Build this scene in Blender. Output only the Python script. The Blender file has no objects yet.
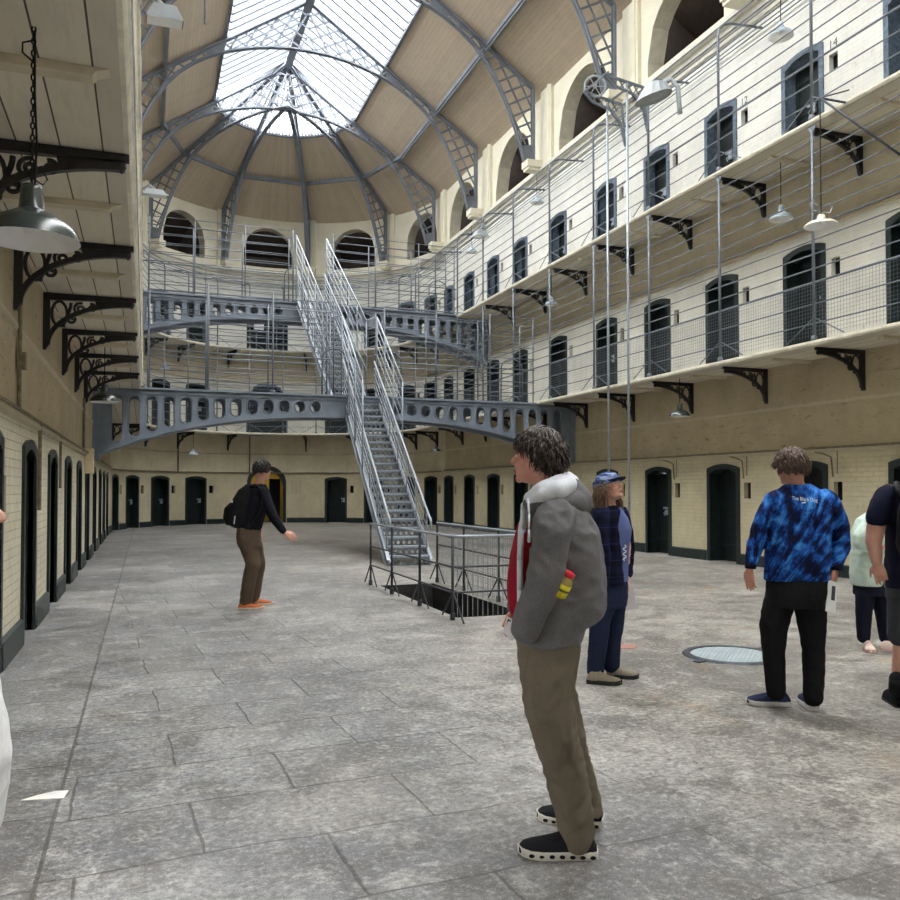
import bpy, bmesh, math, random
from mathutils import Vector, Matrix, noise
from math import sin, cos, pi, sqrt, radians, hypot, atan2
random.seed(7)
C = bpy.context.scene.collection
SC = bpy.context.scene
# ------------------------------------------------------------------ place
XC, YC, R = 5.12, 31.6, 6.27          # hall axis, centre of the apse, half width to the wall
YB = -7.0                             # back end wall (behind the viewer)
CAMZ = 1.55
SEMI = pi * R
S1 = YC + SEMI                        # path length where the left wall starts
S_END = S1 + (YC - YB)

def wall_pt(s, off=0.0, z=0.0):
    """point on the U-shaped wall path: s metres along it, off metres towards the hall"""
    if s <= YC:
        return Vector((XC + R - off, s, z))
    if s < S1:
        a = (s - YC) / R
        return Vector((XC + (R - off) * cos(a), YC + (R - off) * sin(a), z))
    return Vector((XC - R + off, YC - (s - S1), z))

def wall_ang(s):
    return 0.0 if s <= YC else (pi if s >= S1 else (s - YC) / R)

def s_apse(deg):
    return YC + radians(deg) * R

def s_left(y):
    return S1 + (YC - y)

def goff(s, base=1.18, left=1.03):
    t = min(1, max(0, (s - YC) / SEMI))
    return base + (left - base) * t

# ------------------------------------------------------------------ mesh builder
class MB:
    def __init__(self):
        self.v = []; self.f = []; self.m = []; self.uv = []
    def poly(self, pts, m=0, uv=None):
        i = len(self.v)
        self.v += [tuple(p) for p in pts]
        self.f.append(tuple(range(i, i + len(pts)))); self.m.append(m); self.uv.append(uv)
    def mesh(self, verts, faces, m=0):
        i = len(self.v)
        self.v += [tuple(p) for p in verts]
        for f in faces:
            self.f.append(tuple(i + k for k in f)); self.m.append(m); self.uv.append(None)
    def box(self, c, size, m=0, rz=0.0):
        x, y, z = [k / 2 for k in size]
        cs, sn = cos(rz), sin(rz)
        vs = []
        for dx in (-x, x):
            for dy in (-y, y):
                for dz in (-z, z):
                    vs.append((c[0] + dx * cs - dy * sn, c[1] + dx * sn + dy * cs, c[2] + dz))
        self.mesh(vs, [(0, 1, 3, 2), (4, 6, 7, 5), (0, 4, 5, 1), (2, 3, 7, 6), (0, 2, 6, 4), (1, 5, 7, 3)], m)
    def bar(self, a, b, w, h, m=0, up=(0, 0, 1)):
        a, b = Vector(a), Vector(b)
        d = (b - a)
        if d.length < 1e-6: return
        d.normalize(); u = Vector(up)
        if abs(d.dot(u)) > .98: u = Vector((1, 0, 0)) if abs(d.x) < .9 else Vector((0, 1, 0))
        s = d.cross(u).normalized(); u = s.cross(d)
        vs = [p + s * i * w / 2 + u * j * h / 2 for p in (a, b) for i, j in ((-1, -1), (1, -1), (1, 1), (-1, 1))]
        self.mesh(vs, [(0, 1, 2, 3), (7, 6, 5, 4), (0, 4, 5, 1), (1, 5, 6, 2), (2, 6, 7, 3), (3, 7, 4, 0)], m)
    def tube(self, pts, r, n=6, m=0, closed=False):
        pts = [Vector(p) for p in pts]
        k = len(pts)
        if k < 2: return
        rs = r if isinstance(r, (list, tuple)) else [r] * k
        base = len(self.v); prev = None
        for i, p in enumerate(pts):
            if closed:
                t = pts[(i + 1) % k] - pts[i - 1]
            else:
                t = pts[min(i + 1, k - 1)] - pts[max(i - 1, 0)]
            t.normalize()
            if prev is None:
                u = Vector((0, 0, 1)) if abs(t.z) < .9 else Vector((1, 0, 0))
                u = (u - t * u.dot(t)).normalized()
            else:
                u = prev - t * prev.dot(t)
                u = u.normalized() if u.length > 1e-5 else Vector((1, 0, 0))
            prev = u; w = t.cross(u)
            for j in range(n):
                a = 2 * pi * j / n
                self.v.append(tuple(p + (u * cos(a) + w * sin(a)) * rs[i]))
        rings = k if closed else k - 1
        for i in range(rings):
            for j in range(n):
                a = base + i * n + j; b = base + i * n + (j + 1) % n
                i2 = (i + 1) % k
                c = base + i2 * n + (j + 1) % n; d = base + i2 * n + j
                self.f.append((a, b, c, d)); self.m.append(m); self.uv.append(None)
        if not closed:
            self.f.append(tuple(base + j for j in reversed(range(n)))); self.m.append(m); self.uv.append(None)
            self.f.append(tuple(base + (k - 1) * n + j for j in range(n))); self.m.append(m); self.uv.append(None)
    def lathe(self, prof, n=24, c=(0, 0, 0), m=0):
        base = len(self.v)
        for (r, z) in prof:
            for j in range(n):
                a = 2 * pi * j / n
                self.v.append((c[0] + r * cos(a), c[1] + r * sin(a), c[2] + z))
        for i in range(len(prof) - 1):
            for j in range(n):
                self.f.append((base + i * n + j, base + i * n + (j + 1) % n, base + (i + 1) * n + (j + 1) % n, base + (i + 1) * n + j))
                self.m.append(m); self.uv.append(None)
    def prism(self, outline, d0, d1, fn, m=0):
        """outline: 2D points; fn(u, v, d) -> 3D"""
        n = len(outline); i = len(self.v)
        self.v += [tuple(fn(u, v, d0)) for u, v in outline] + [tuple(fn(u, v, d1)) for u, v in outline]
        self.f.append(tuple(range(i, i + n))); self.f.append(tuple(range(i + 2 * n - 1, i + n - 1, -1)))
        self.m += [m, m]; self.uv += [None, None]
        for k in range(n):
            k2 = (k + 1) % n
            self.f.append((i + k, i + n + k, i + n + k2, i + k2)); self.m.append(m); self.uv.append(None)
    def build(self, name, mats, parent=None, smooth=False, loc=None, fix=False):
        me = bpy.data.meshes.new(name)
        me.from_pydata(self.v, [], self.f)
        if not isinstance(mats, (list, tuple)): mats = [mats]
        for mt in mats: me.materials.append(mt)
        if any(self.m): me.polygons.foreach_set('material_index', self.m)
        if any(u is not None for u in self.uv):
            ul = me.uv_layers.new(name='UVMap')
            k = 0
            for f, u in zip(self.f, self.uv):
                for j in range(len(f)):
                    ul.data[k].uv = u[j] if u else (0, 0)
                    k += 1
        if fix:
            bm = bmesh.new(); bm.from_mesh(me); bmesh.ops.remove_doubles(bm, verts=bm.verts, dist=1e-5)
            bmesh.ops.recalc_face_normals(bm, faces=bm.faces); bm.to_mesh(me); bm.free()
        if smooth: me.polygons.foreach_set('use_smooth', [True] * len(me.polygons))
        me.update()
        o = bpy.data.objects.new(name, me); C.objects.link(o)
        if parent: o.parent = parent
        if loc: o.location = loc
        return o

def empty(name, loc=(0, 0, 0), rz=0.0):
    o = bpy.data.objects.new(name, None); C.objects.link(o)
    o.location = loc; o.rotation_euler = (0, 0, rz); o.empty_display_size = .1
    return o
def tag(o, label, cat, group=None, kind=None):
    o['label'] = label; o['category'] = cat
    if group: o['group'] = group
    if kind: o['kind'] = kind
    return o
def struct(o, label=None, cat=None):
    o['kind'] = 'structure'
    if label: o['label'] = label
    if cat: o['category'] = cat
    return o
def copy_tree(o, parent=None):
    c = o.copy(); C.objects.link(c)
    if parent: c.parent = parent
    for ch in [x for x in bpy.data.objects if x.parent == o]:
        copy_tree(ch, c)
    return c
KIDS = {}
def kids_index():
    KIDS.clear()
    for x in bpy.data.objects:
        if x.parent: KIDS.setdefault(x.parent.name, []).append(x)
def dup(o, loc=None, rz=None):
    kids = [x for x in C.objects if x.parent == o]
    c = o.copy(); C.objects.link(c)
    for k in kids:
        gk = [x for x in C.objects if x.parent == k]
        d = k.copy(); C.objects.link(d); d.parent = c
        for g in gk:
            e = g.copy(); C.objects.link(e); e.parent = d
    if loc is not None: c.location = loc
    if rz is not None: c.rotation_euler = (0, 0, rz)
    return c
ORD = ['first', 'second', 'third', 'fourth', 'fifth', 'sixth', 'seventh', 'eighth', 'ninth', 'tenth', 'eleventh', 'twelfth',
       'thirteenth', 'fourteenth', 'fifteenth', 'sixteenth', 'seventeenth', 'eighteenth', 'nineteenth', 'twentieth',
       'twenty-first', 'twenty-second', 'twenty-third', 'twenty-fourth', 'twenty-fifth']

# ------------------------------------------------------------------ materials
def lin(c):
    return tuple((x / 255 / 12.92) if x / 255 <= .04045 else ((x / 255 + .055) / 1.055) ** 2.4 for x in c) + (1.0,)
class NT:
    def __init__(self, name, rough=.7, metal=0.0, spec=.3):
        self.mat = bpy.data.materials.new(name); self.mat.use_nodes = True
        self.t = self.mat.node_tree; self.n = self.t.nodes; self.l = self.t.links
        self.b = self.n['Principled BSDF']
        self.b.inputs['Roughness'].default_value = rough
        self.b.inputs['Metallic'].default_value = metal
        self.b.inputs['Specular IOR Level'].default_value = spec
    def new(self, typ, **kw):
        nd = self.n.new(typ)
        for k, v in kw.items(): setattr(nd, k, v)
        return nd
    def link(self, a, b): self.l.new(a, b)
    def coord(self, which='Object'):
        return self.new('ShaderNodeTexCoord').outputs[which]
    def mapping(self, src, scale=(1, 1, 1), rot=(0, 0, 0), loc=(0, 0, 0)):
        mp = self.new('ShaderNodeMapping')
        mp.inputs['Scale'].default_value = scale; mp.inputs['Rotation'].default_value = rot; mp.inputs['Location'].default_value = loc
        self.link(src, mp.inputs['Vector']); return mp.outputs[0]
    def noise(self, src, scale, detail=4, rough=.6, dist=0.0):
        nd = self.new('ShaderNodeTexNoise')
        nd.inputs['Scale'].default_value = scale; nd.inputs['Detail'].default_value = detail
        nd.inputs['Roughness'].default_value = rough; nd.inputs['Distortion'].default_value = dist
        if src: self.link(src, nd.inputs['Vector'])
        return nd.outputs['Fac']
    def ramp(self, src, stops, interp='LINEAR'):
        nd = self.new('ShaderNodeValToRGB'); nd.color_ramp.interpolation = interp
        e = nd.color_ramp.elements
        while len(e) < len(stops): e.new(.5)
        for k, (p, c) in enumerate(stops):
            e[k].position = p
            e[k].color = lin(c) if isinstance(c, tuple) else (c, c, c, 1)
        self.link(src, nd.inputs[0]); return nd.outputs[0]
    def mix(self, fac, a, b, mode='MIX'):
        nd = self.new('ShaderNodeMix', data_type='RGBA', blend_type=mode)
        for sock, v in ((nd.inputs[0], fac), (nd.inputs[6], a), (nd.inputs[7], b)):
            if isinstance(v, (int, float)): sock.default_value = v
            elif isinstance(v, tuple): sock.default_value = lin(v)
            else: self.link(v, sock)
        return nd.outputs[2]
    def math(self, op, a, b=None, c=None):
        nd = self.new('ShaderNodeMath', operation=op)
        for sock, v in zip(nd.inputs, (a, b, c)):
            if v is None: continue
            if isinstance(v, (int, float)): sock.default_value = v
            else: self.link(v, sock)
        return nd.outputs[0]
    def sep(self, src):
        nd = self.new('ShaderNodeSeparateXYZ'); self.link(src, nd.inputs[0]); return nd.outputs
    def comb(self, x, y, z=0.0):
        nd = self.new('ShaderNodeCombineXYZ')
        for sock, v in zip(nd.inputs, (x, y, z)):
            if isinstance(v, (int, float)): sock.default_value = v
            else: self.link(v, sock)
        return nd.outputs[0]
    def color(self, src):
        if isinstance(src, tuple): self.b.inputs['Base Color'].default_value = lin(src)
        else: self.link(src, self.b.inputs['Base Color'])
    def rough(self, src): self.link(src, self.b.inputs['Roughness'])
    def bump(self, h, strength=.3, dist=.02):
        nd = self.new('ShaderNodeBump'); nd.inputs['Strength'].default_value = strength; nd.inputs['Distance'].default_value = dist
        self.link(h, nd.inputs['Height']); self.link(nd.outputs[0], self.b.inputs['Normal'])
    def joint(self, co, spacing, w):
        f = self.math('FRACT', self.math('DIVIDE', co, spacing))
        return self.math('LESS_THAN', f, w / spacing)       # 1 inside the joint

def plain(name, col, rough=.6, metal=0.0, var=.12, scale=6.0, spec=.3, bump=0.0, bscale=60.0):
    t = NT(name, rough, metal, spec)
    co = t.coord('Object')
    nz = t.noise(co, scale, 5)
    lo = tuple(max(0, int(c * (1 - var))) for c in col); hi = tuple(min(255, int(c * (1 + var))) for c in col)
    t.color(t.ramp(nz, [(.3, lo), (.7, hi)]))
    if bump: t.bump(t.noise(co, bscale, 3), bump, .01)
    return t.mat

def brick_mat(name, col, dirt, bs=.5, stain=.5, low=None):
    t = NT(name, .75)
    uv = t.coord('UV')
    br = t.new('ShaderNodeTexBrick'); t.link(uv, br.inputs['Vector'])
    br.inputs['Scale'].default_value = 1.0; br.inputs['Brick Width'].default_value = .235; br.inputs['Row Height'].default_value = .083
    br.inputs['Mortar Size'].default_value = .007; br.inputs['Mortar Smooth'].default_value = .6
    br.inputs['Color1'].default_value = (1, 1, 1, 1); br.inputs['Color2'].default_value = (.82, .82, .82, 1); br.inputs['Mortar'].default_value = (.35, .35, .35, 1)
    co = t.coord('Object')
    n1 = t.noise(co, 1.3, 6, .65); n2 = t.noise(co, 9.0, 4, .6); n3 = t.noise(t.mapping(uv, (3.5, .6, 1)), 1.6, 5, .7)
    c = t.mix(t.ramp(n1, [(.35, 0.0), (.75, 1.0)]), col, tuple(int(x * .9) for x in col))
    c = t.mix(t.math('MULTIPLY', t.ramp(n3, [(.52, 0.0), (.75, 1.0)]), stain), c, dirt)
    c = t.mix(t.math('MULTIPLY', t.ramp(n2, [(.62, 0.0), (.72, 1.0)]), .35), c, tuple(int(x * .78) for x in dirt))
    c = t.mix(.22, c, br.outputs['Color'], 'MULTIPLY')
    t.color(c)
    h = t.mix(.35, br.outputs['Color'], n2)
    t.bump(h, bs, .02)
    return t.mat

def rough_mat(name, col, dirt, bs=.8):
    t = NT(name, .85)
    co = t.coord('Object'); uv = t.coord('UV')
    n1 = t.noise(co, 1.1, 6, .65)
    wv = t.noise(t.mapping(uv, (1.0, 3.4, 1), (0, 0, .12)), 4.2, 8, .74, .5); big = t.ramp(t.noise(uv, .7, 3), [(.42, 0.0), (.62, 1.0)])
    n2 = t.noise(co, 14, 4, .6)
    c = t.mix(t.ramp(n1, [(.3, 0.0), (.7, 1.0)]), col, tuple(int(x * .87) for x in col))
    c = t.mix(t.math('MULTIPLY', t.ramp(wv, [(.37, 1.0), (.42, 0.0)]), t.math('MULTIPLY_ADD', big, .45, .3)), c, dirt)
    c = t.mix(t.math('MULTIPLY', t.ramp(n2, [(.64, 0.0), (.74, 1.0)]), .3), c, dirt)
    t.color(c)
    t.bump(t.mix(.3, wv, n2), bs, .035)
    return t.mat

M = {}
M['brick'] = brick_mat('cream_painted_brick', (208, 198, 168), (164, 144, 106), .9, .45)
M['brick_left'] = brick_mat('cream_painted_brick_left', (214, 207, 184), (152, 138, 108), .9, .5)
M['ochre'] = rough_mat('ochre_rough_render', (192, 178, 148), (104, 88, 64))
M['ochre_up'] = rough_mat('pale_rough_render', (204, 193, 168), (136, 120, 92), .6)
M['white_brick'] = brick_mat('white_painted_brick', (228, 226, 216), (190, 182, 160), .45, .3)
M['white_top'] = brick_mat('white_painted_brick_top', (226, 225, 219), (206, 196, 170), .4, .25)
M['stucco'] = plain('cream_stucco', (219, 213, 194), .8, var=.03, scale=2.0, bump=.15)
M['reveal'] = plain('arch_reveal', (206, 201, 184), .85, var=.05, scale=5, bump=.9, bscale=25)
M['dark_green'] = plain('dark_green_paint', (26, 38, 38), .45, var=.25, scale=9, spec=.5)
M['door_dark'] = plain('black_green_door', (20, 28, 29), .5, var=.3, scale=7)
M['frame_blue'] = plain('slate_blue_lit', (84, 98, 112), .5, var=.25, scale=14)  # top-gallery door frames: stronger light up there put into the paler colour
M['iron_black'] = plain('black_iron', (34, 32, 34), .5, var=.2, scale=20, spec=.5)
M['bridge'] = plain('blue_grey_ironwork', (126, 136, 150), .45, var=.08, scale=3, spec=.5)
M['truss'] = plain('grey_roof_iron', (112, 117, 126), .5, var=.08, scale=3)
M['steel'] = plain('galvanised_steel', (158, 166, 176), .4, .35, var=.1, scale=30, spec=.5)
M['rail_grey'] = plain('grey_rail_paint', (108, 114, 124), .45, .15, var=.08, scale=20, spec=.5)
M['steel_dark'] = plain('worn_dark_steel', (70, 74, 80), .5, .3, var=.2, scale=20)
M['tread'] = plain('perforated_riser_steel', (120, 124, 128), .5, .3, var=.15, scale=15)
M['black'] = plain('void_black', (8, 8, 9), .9, var=.1)
M['cell'] = plain('cell_plaster', (196, 196, 204), .8, var=.08)
M['cornice'] = plain('cornice_paint', (206, 203, 192), .7, var=.05)
M['slab_edge'] = plain('gallery_edge_paint', (226, 221, 206), .7, var=.08, scale=5)
M['enamel_white'] = plain('white_enamel', (228, 228, 228), .3, var=.03, spec=.6)
M['enamel_green'] = plain('dark_green_enamel', (58, 66, 66), .25, var=.08, spec=.7)
M['enamel_blue'] = plain('grey_blue_enamel', (158, 172, 184), .35, var=.05, spec=.6)
M['lamp_grey'] = plain('grey_lamp_metal', (150, 156, 160), .45, var=.05, spec=.5)
M['conduit'] = plain('painted_conduit', (120, 110, 92), .6, var=.2, scale=20)
M['cable'] = plain('black_cable', (26, 24, 24), .7, var=.1)
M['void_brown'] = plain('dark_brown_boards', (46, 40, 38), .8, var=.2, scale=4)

M['pale_plaster'] = rough_mat('pale_cream_plaster', (218, 208, 182), (170, 154, 122), .3)
def planks(name, col, spacing, axis, gap, jw=.012, var=.1, gaps=.7):
    t = NT(name, .8)
    uv = t.coord('UV'); s = t.sep(uv)
    a = s[axis]
    idx = t.math('FLOOR', t.math('DIVIDE', a, spacing))
    wn = t.new('ShaderNodeTexWhiteNoise', noise_dimensions='1D'); t.link(idx, wn.inputs['W'])
    st = t.noise(t.mapping(uv, (1, 9, 1) if axis == 1 else (9, 1, 1)), 2.2, 5, .65)
    n2 = t.noise(uv, 1.1, 4)
    c = t.mix(wn.outputs[0], tuple(int(x * (1 - var)) for x in col), col)
    c = t.mix(t.math('MULTIPLY', t.ramp(st, [(.5, 0.0), (.75, 1.0)]), .4), c, tuple(int(x * .78) for x in col))
    c = t.mix(t.math('MULTIPLY', t.ramp(n2, [(.5, 0.0), (.7, 1.0)]), .25), c, tuple(int(x * .8) for x in col))
    j = t.joint(a, spacing, jw)
    c = t.mix(t.math('MULTIPLY', j, gaps), c, gap)
    t.color(c)
    t.bump(t.math('SUBTRACT', 1.0, j), .4, .01)
    return t.mat
M['soffit'] = planks('soffit_boards', (222, 215, 198), .27, 1, (50, 40, 32), .011, .07, .9)
M['roof'] = planks('roof_lining_boards', (190, 175, 156), .14, 1, (128, 112, 98), .010, .05, .35)

def floor_mat():
    t = NT('stone_and_concrete_floor', .5, spec=.5)
    co = t.coord('Object'); s = t.sep(co); x = s[0]
    def bricks(vec, bw, rh, ms, off=.5):
        br = t.new('ShaderNodeTexBrick'); t.link(vec, br.inputs['Vector']); br.offset = off
        br.inputs['Scale'].default_value = 1; br.inputs['Brick Width'].default_value = bw; br.inputs['Row Height'].default_value = rh
        br.inputs['Mortar Size'].default_value = ms; br.inputs['Mortar Smooth'].default_value = .5
        br.inputs['Color1'].default_value = (1, 1, 1, 1); br.inputs['Color2'].default_value = (0, 0, 0, 1); br.inputs['Mortar'].default_value = (.5, .5, .5, 1)
        return br
    # wobble the joints
    nzc = t.new('ShaderNodeTexNoise'); nzc.inputs['Scale'].default_value = 1.6; nzc.inputs['Detail'].default_value = 3
    t.link(co, nzc.inputs['Vector'])
    va = t.new('ShaderNodeVectorMath', operation='SCALE'); t.link(nzc.outputs['Color'], va.inputs[0]); va.inputs['Scale'].default_value = .09
    vb = t.new('ShaderNodeVectorMath', operation='ADD'); t.link(co, vb.inputs[0]); t.link(va.outputs[0], vb.inputs[1])
    wob = vb.outputs[0]
    b1 = bricks(t.mapping(wob, (1, 1, 1), (0, 0, -.06)), 1.05, .62, .008)
    b2 = bricks(t.mapping(co, (1, 1, 1), (0, 0, 0), (.02, .31, 0)), 2.2, .78, .008, 0.0)
    left = t.math('LESS_THAN', x, -.39)
    jline = t.math('LESS_THAN', t.math('ABSOLUTE', t.math('ADD', x, .39)), .009)
    # flag joints fade out towards the concrete right half
    fade = t.new('ShaderNodeMapRange'); t.link(t.math('ADD', x, t.math('MULTIPLY', t.noise(co, .5, 3), 3.0)), fade.inputs[0])
    fade.inputs[1].default_value = 2.6; fade.inputs[2].default_value = 5.2; fade.inputs[3].default_value = 1.0; fade.inputs[4].default_value = 0.12
    j = t.mix(left, b1.outputs['Fac'], b2.outputs['Fac'])
    jf = t.math('MAXIMUM', t.math('MULTIPLY', t.math('MULTIPLY', j, .9), fade.outputs[0]), jline)
    tone = t.mix(left, b1.outputs['Color'], b2.outputs['Color'])
    big = t.noise(co, .55, 6, .65); med = t.noise(co, 2.6, 8, .72, .6); fine = t.noise(co, 38, 5, .75); spk = t.noise(co, 120, 3, .7)
    vor = t.noise(t.mapping(co, (1, 1, 1), (0, 0, .7)), 4.2, 9, .8, .4); grit = t.noise(co, 26, 5, .75)
    # granite flags: grey-blue; concrete: warmer and paler
    c1 = t.mix(t.ramp(big, [(.38, 0.0), (.60, 1.0)]), (102, 103, 109), (152, 151, 151))
    c1 = t.mix(t.math('MULTIPLY', t.ramp(t.noise(t.mapping(co, (1, 1, 1), (0, 0, 0), (7, 3, 0)), .9, 5, .7), [(.5, 0.0), (.68, 1.0)]), .5), c1, (158, 149, 136))
    c2 = t.mix(t.ramp(big, [(.38, 0.0), (.60, 1.0)]), (112, 107, 100), (158, 153, 144))
    c2 = t.mix(t.math('MULTIPLY', t.ramp(t.noise(t.mapping(co, (1, 1, 1), (0, 0, .4), (2, 9, 0)), 1.5, 9, .8), [(.54, 0.0), (.60, 1.0)]), .55), c2, (196, 192, 184))
    c = t.mix(fade.outputs[0], c2, c1)
    c = t.mix(t.math('MULTIPLY', t.math('SUBTRACT', 1.0, tone), t.math('MULTIPLY', fade.outputs[0], t.math('MULTIPLY_ADD', left, .22, .38))), c, (78, 76, 75))
    c = t.mix(t.math('MULTIPLY', t.ramp(med, [(.47, 0.0), (.60, 1.0)]), .72), c, (80, 76, 72))
    c = t.mix(t.math('MULTIPLY', t.ramp(vor, [(.53, 0.0), (.62, 1.0)]), .42), c, (192, 189, 183))
    c = t.mix(t.math('MULTIPLY', t.ramp(fine, [(.52, 0.0), (.66, 1.0)]), .6), c, (52, 51, 50))
    c = t.mix(t.math('MULTIPLY', t.ramp(spk, [(.56, 0.0), (.68, 1.0)]), .5), c, (206, 203, 198))
    c = t.mix(t.math('MULTIPLY', t.ramp(grit, [(.50, 0.0), (.58, 1.0)]), .38), c, (60, 59, 59))
    c = t.mix(t.math('MULTIPLY', t.ramp(grit, [(.38, 1.0), (.45, 0.0)]), .30), c, (204, 202, 199))
    rust = t.math('MULTIPLY', t.ramp(t.noise(co, .9, 4, .6), [(.62, 0.0), (.72, 1.0)]), t.math('SUBTRACT', 1.0, fade.outputs[0]))
    c = t.mix(t.math('MULTIPLY', rust, .45), c, (150, 116, 76))
    c = t.mix(t.math('MULTIPLY', jf, .62), c, (46, 43, 40))
    t.color(c)
    r = t.ramp(med, [(.35, .58), (.7, .34)]); t.rough(r)
    h = t.math('SUBTRACT', t.math('ADD', t.math('MULTIPLY', fine, .5), t.math('MULTIPLY', vor, .6)), t.math('MULTIPLY', jf, .7))
    t.bump(t.math('ADD', h, t.math('MULTIPLY', grit, .6)), .7, .014)
    return t.mat
M['floor'] = floor_mat()

def glass_mat():
    t = NT('skylight_glass')
    tr = t.new('ShaderNodeBsdfTransparent'); tr.inputs[0].default_value = (.93, .96, .97, 1)
    gl = t.new('ShaderNodeBsdfGlossy'); gl.inputs['Roughness'].default_value = .08
    mx = t.new('ShaderNodeMixShader'); mx.inputs[0].default_value = .05
    t.link(tr.outputs[0], mx.inputs[1]); t.link(gl.outputs[0], mx.inputs[2])
    t.link(mx.outputs[0], t.n['Material Output'].inputs['Surface'])
    return t.mat
M['glass'] = glass_mat()

# ------------------------------------------------------------------ shell: walls with openings
def arch_top(s, c, hw, spring, rise):
    """segmental head: z of the head at path position s"""
    u = max(-1, min(1, (s - c) / hw))
    if abs(rise - hw) < 1e-3: return spring + hw * sqrt(max(0, 1 - u * u))
    r = (hw * hw + rise * rise) / (2 * rise)
    return spring + sqrt(max(0, r * r - (u * hw) ** 2)) - (r - rise)

def wall_band(mb, s0, s1, z0, z1, ops, m, mr, off=0.0, step=.3):
    """ops: (centre, half width, sill, spring, rise, depth)"""
    ops = [o for o in ops if o[0] + o[1] > s0 and o[0] - o[1] < s1]
    br = {s0, s1}
    for o in ops:
        n = 12 if o[4] > .5 else 8
        for k in range(n + 1):
            q = o[0] - o[1] + 2 * o[1] * k / n
            if s0 <= q <= s1: br.add(round(q, 5))
    k = math.ceil((s1 - s0) / (2.0 if (s1 <= YC + .01 or s0 >= S1 - .01) else step))
    for i in range(k + 1): br.add(round(s0 + (s1 - s0) * i / k, 5))
    br = sorted(br)
    def quad(a, b, za0, zb0, za1, zb1):
        mb.poly([wall_pt(a, off, za0), wall_pt(b, off, zb0), wall_pt(b, off, zb1), wall_pt(a, off, za1)], m, [(a, za0), (b, zb0), (b, zb1), (a, za1)])
    for a, b in zip(br, br[1:]):
        if b - a < 1e-4: continue
        mid = (a + b) / 2
        op = next((o for o in ops if o[0] - o[1] < mid < o[0] + o[1]), None)
        if not op:
            quad(a, b, z0, z0, z1, z1); continue
        c, hw, sill, spring, rise, dep = op[:6]
        mr_ = op[6] if len(op) > 6 else mr
        if sill > z0 + 1e-4: quad(a, b, z0, z0, sill, sill)
        ta, tb = arch_top(a, c, hw, spring, rise), arch_top(b, c, hw, spring, rise)
        quad(a, b, ta, tb, z1, z1)
        mb.poly([wall_pt(a, off, ta), wall_pt(b, off, tb), wall_pt(b, off - dep, tb), wall_pt(a, off - dep, ta)], mr_)
        if sill > z0 + 1e-4:
            mb.poly([wall_pt(a, off, sill), wall_pt(b, off, sill), wall_pt(b, off - dep, sill), wall_pt(a, off - dep, sill)], mr_)
    for op in ops:
        c, hw, sill, spring, rise, dep = op[:6]
        mr_ = op[6] if len(op) > 6 else mr
        if len(op) > 7:
            mb.poly([wall_pt(c - hw, off - dep, sill), wall_pt(c + hw, off - dep, sill), wall_pt(c + hw, off - dep, spring + rise), wall_pt(c - hw, off - dep, spring + rise)], op[7])
        for e in (c - hw, c + hw):
            zt = arch_top(e, c, hw, spring, rise)
            mb.poly([wall_pt(e, off, sill), wall_pt(e, off - dep, sill), wall_pt(e, off - dep, zt), wall_pt(e, off, zt)], mr_)

Z1, Z2, ZL = 3.96, 7.60, 11.2         # gallery floors, ledge
DOOR_Y = [2.72, 5.06, 7.40, 9.74, 12.08, 14.41, 16.76, 19.07, 21.78, 24.41, 26.66, 28.95, 31.20]
DOOR_A = [12.5, 28, 44.5, 61.5, 119.5, 136.5, 153.0, 169.0]
DR = [y for y in DOOR_Y] + [s_apse(a) for a in DOOR_A]
DL = [s_left(y) for y in DOOR_Y if y < 30]
CX = s_apse(90)
HWD, RISE, SPR = .42, .10, 1.86
def dops(base, lst, m=0): return [(s, HWD, base, base + SPR, RISE, .34) for s in lst] + [(s - .74, .10, base + 1.34, base + 1.66, .004, .10, m, 9) for s in lst if s - .84 > YB and not (YC < s - .64 and s - .84 < YC)]
ops0 = dops(0, DR + DL) + [(CX, .74, 0, 1.62, .74, .5)]
ops1 = dops(Z1, DR, 2) + [(CX, .92, Z1, Z1 + 1.66, .92, .5)]
ops2 = dops(Z2, DR, 3) + [(CX, .92, Z2 + .0, Z2 + 2.35, .15, .35)]
ARCH_S = [15.7 - 9.3, 15.7 - 4.65, 15.7, 20.3, 25.0, 29.7] + [s_apse(a) for a in (18, 54, 90, 126, 162)] + [s_left(y) for y in (29.7, 25.0, 20.3, 15.7, 15.7 - 4.65)]
opsC = []
for s in ARCH_S:
    hw = 1.07 if YC < s < S1 else 1.42
    opsC.append((s, hw, 11.5, 13.28 - hw, hw, .45))
def side_wall(name, s0, s1, left=False):
    mb = MB()
    wall_band(mb, s0, s1, 0, 2.22, ops0, 0, 4)
    wall_band(mb, s0, s1, 2.22, Z1, [], 1, 4)
    wall_band(mb, s0, s1, Z1, 6.24, ops1, 2, 4)
    wall_band(mb, s0, s1, 6.24, Z2, [(CX, .92, 6.24, 5.6, .92, .5)] if False else [], 5, 4)
    wall_band(mb, s0, s1, Z2, ZL, ops2, 3, 6)
    wall_band(mb, s0, s1, ZL, 13.98, opsC, 7, 8)
    ap = name == 'wall_apse'
    return struct(mb.build(name, [M['brick_left'] if left else M['brick'], M['pale_plaster'] if ap else M['ochre'], M['white_brick'], M['white_top'], M['dark_green'], M['pale_plaster'] if ap else M['ochre_up'], M['frame_blue'], M['stucco'], M['reveal'], M['black']]))
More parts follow.
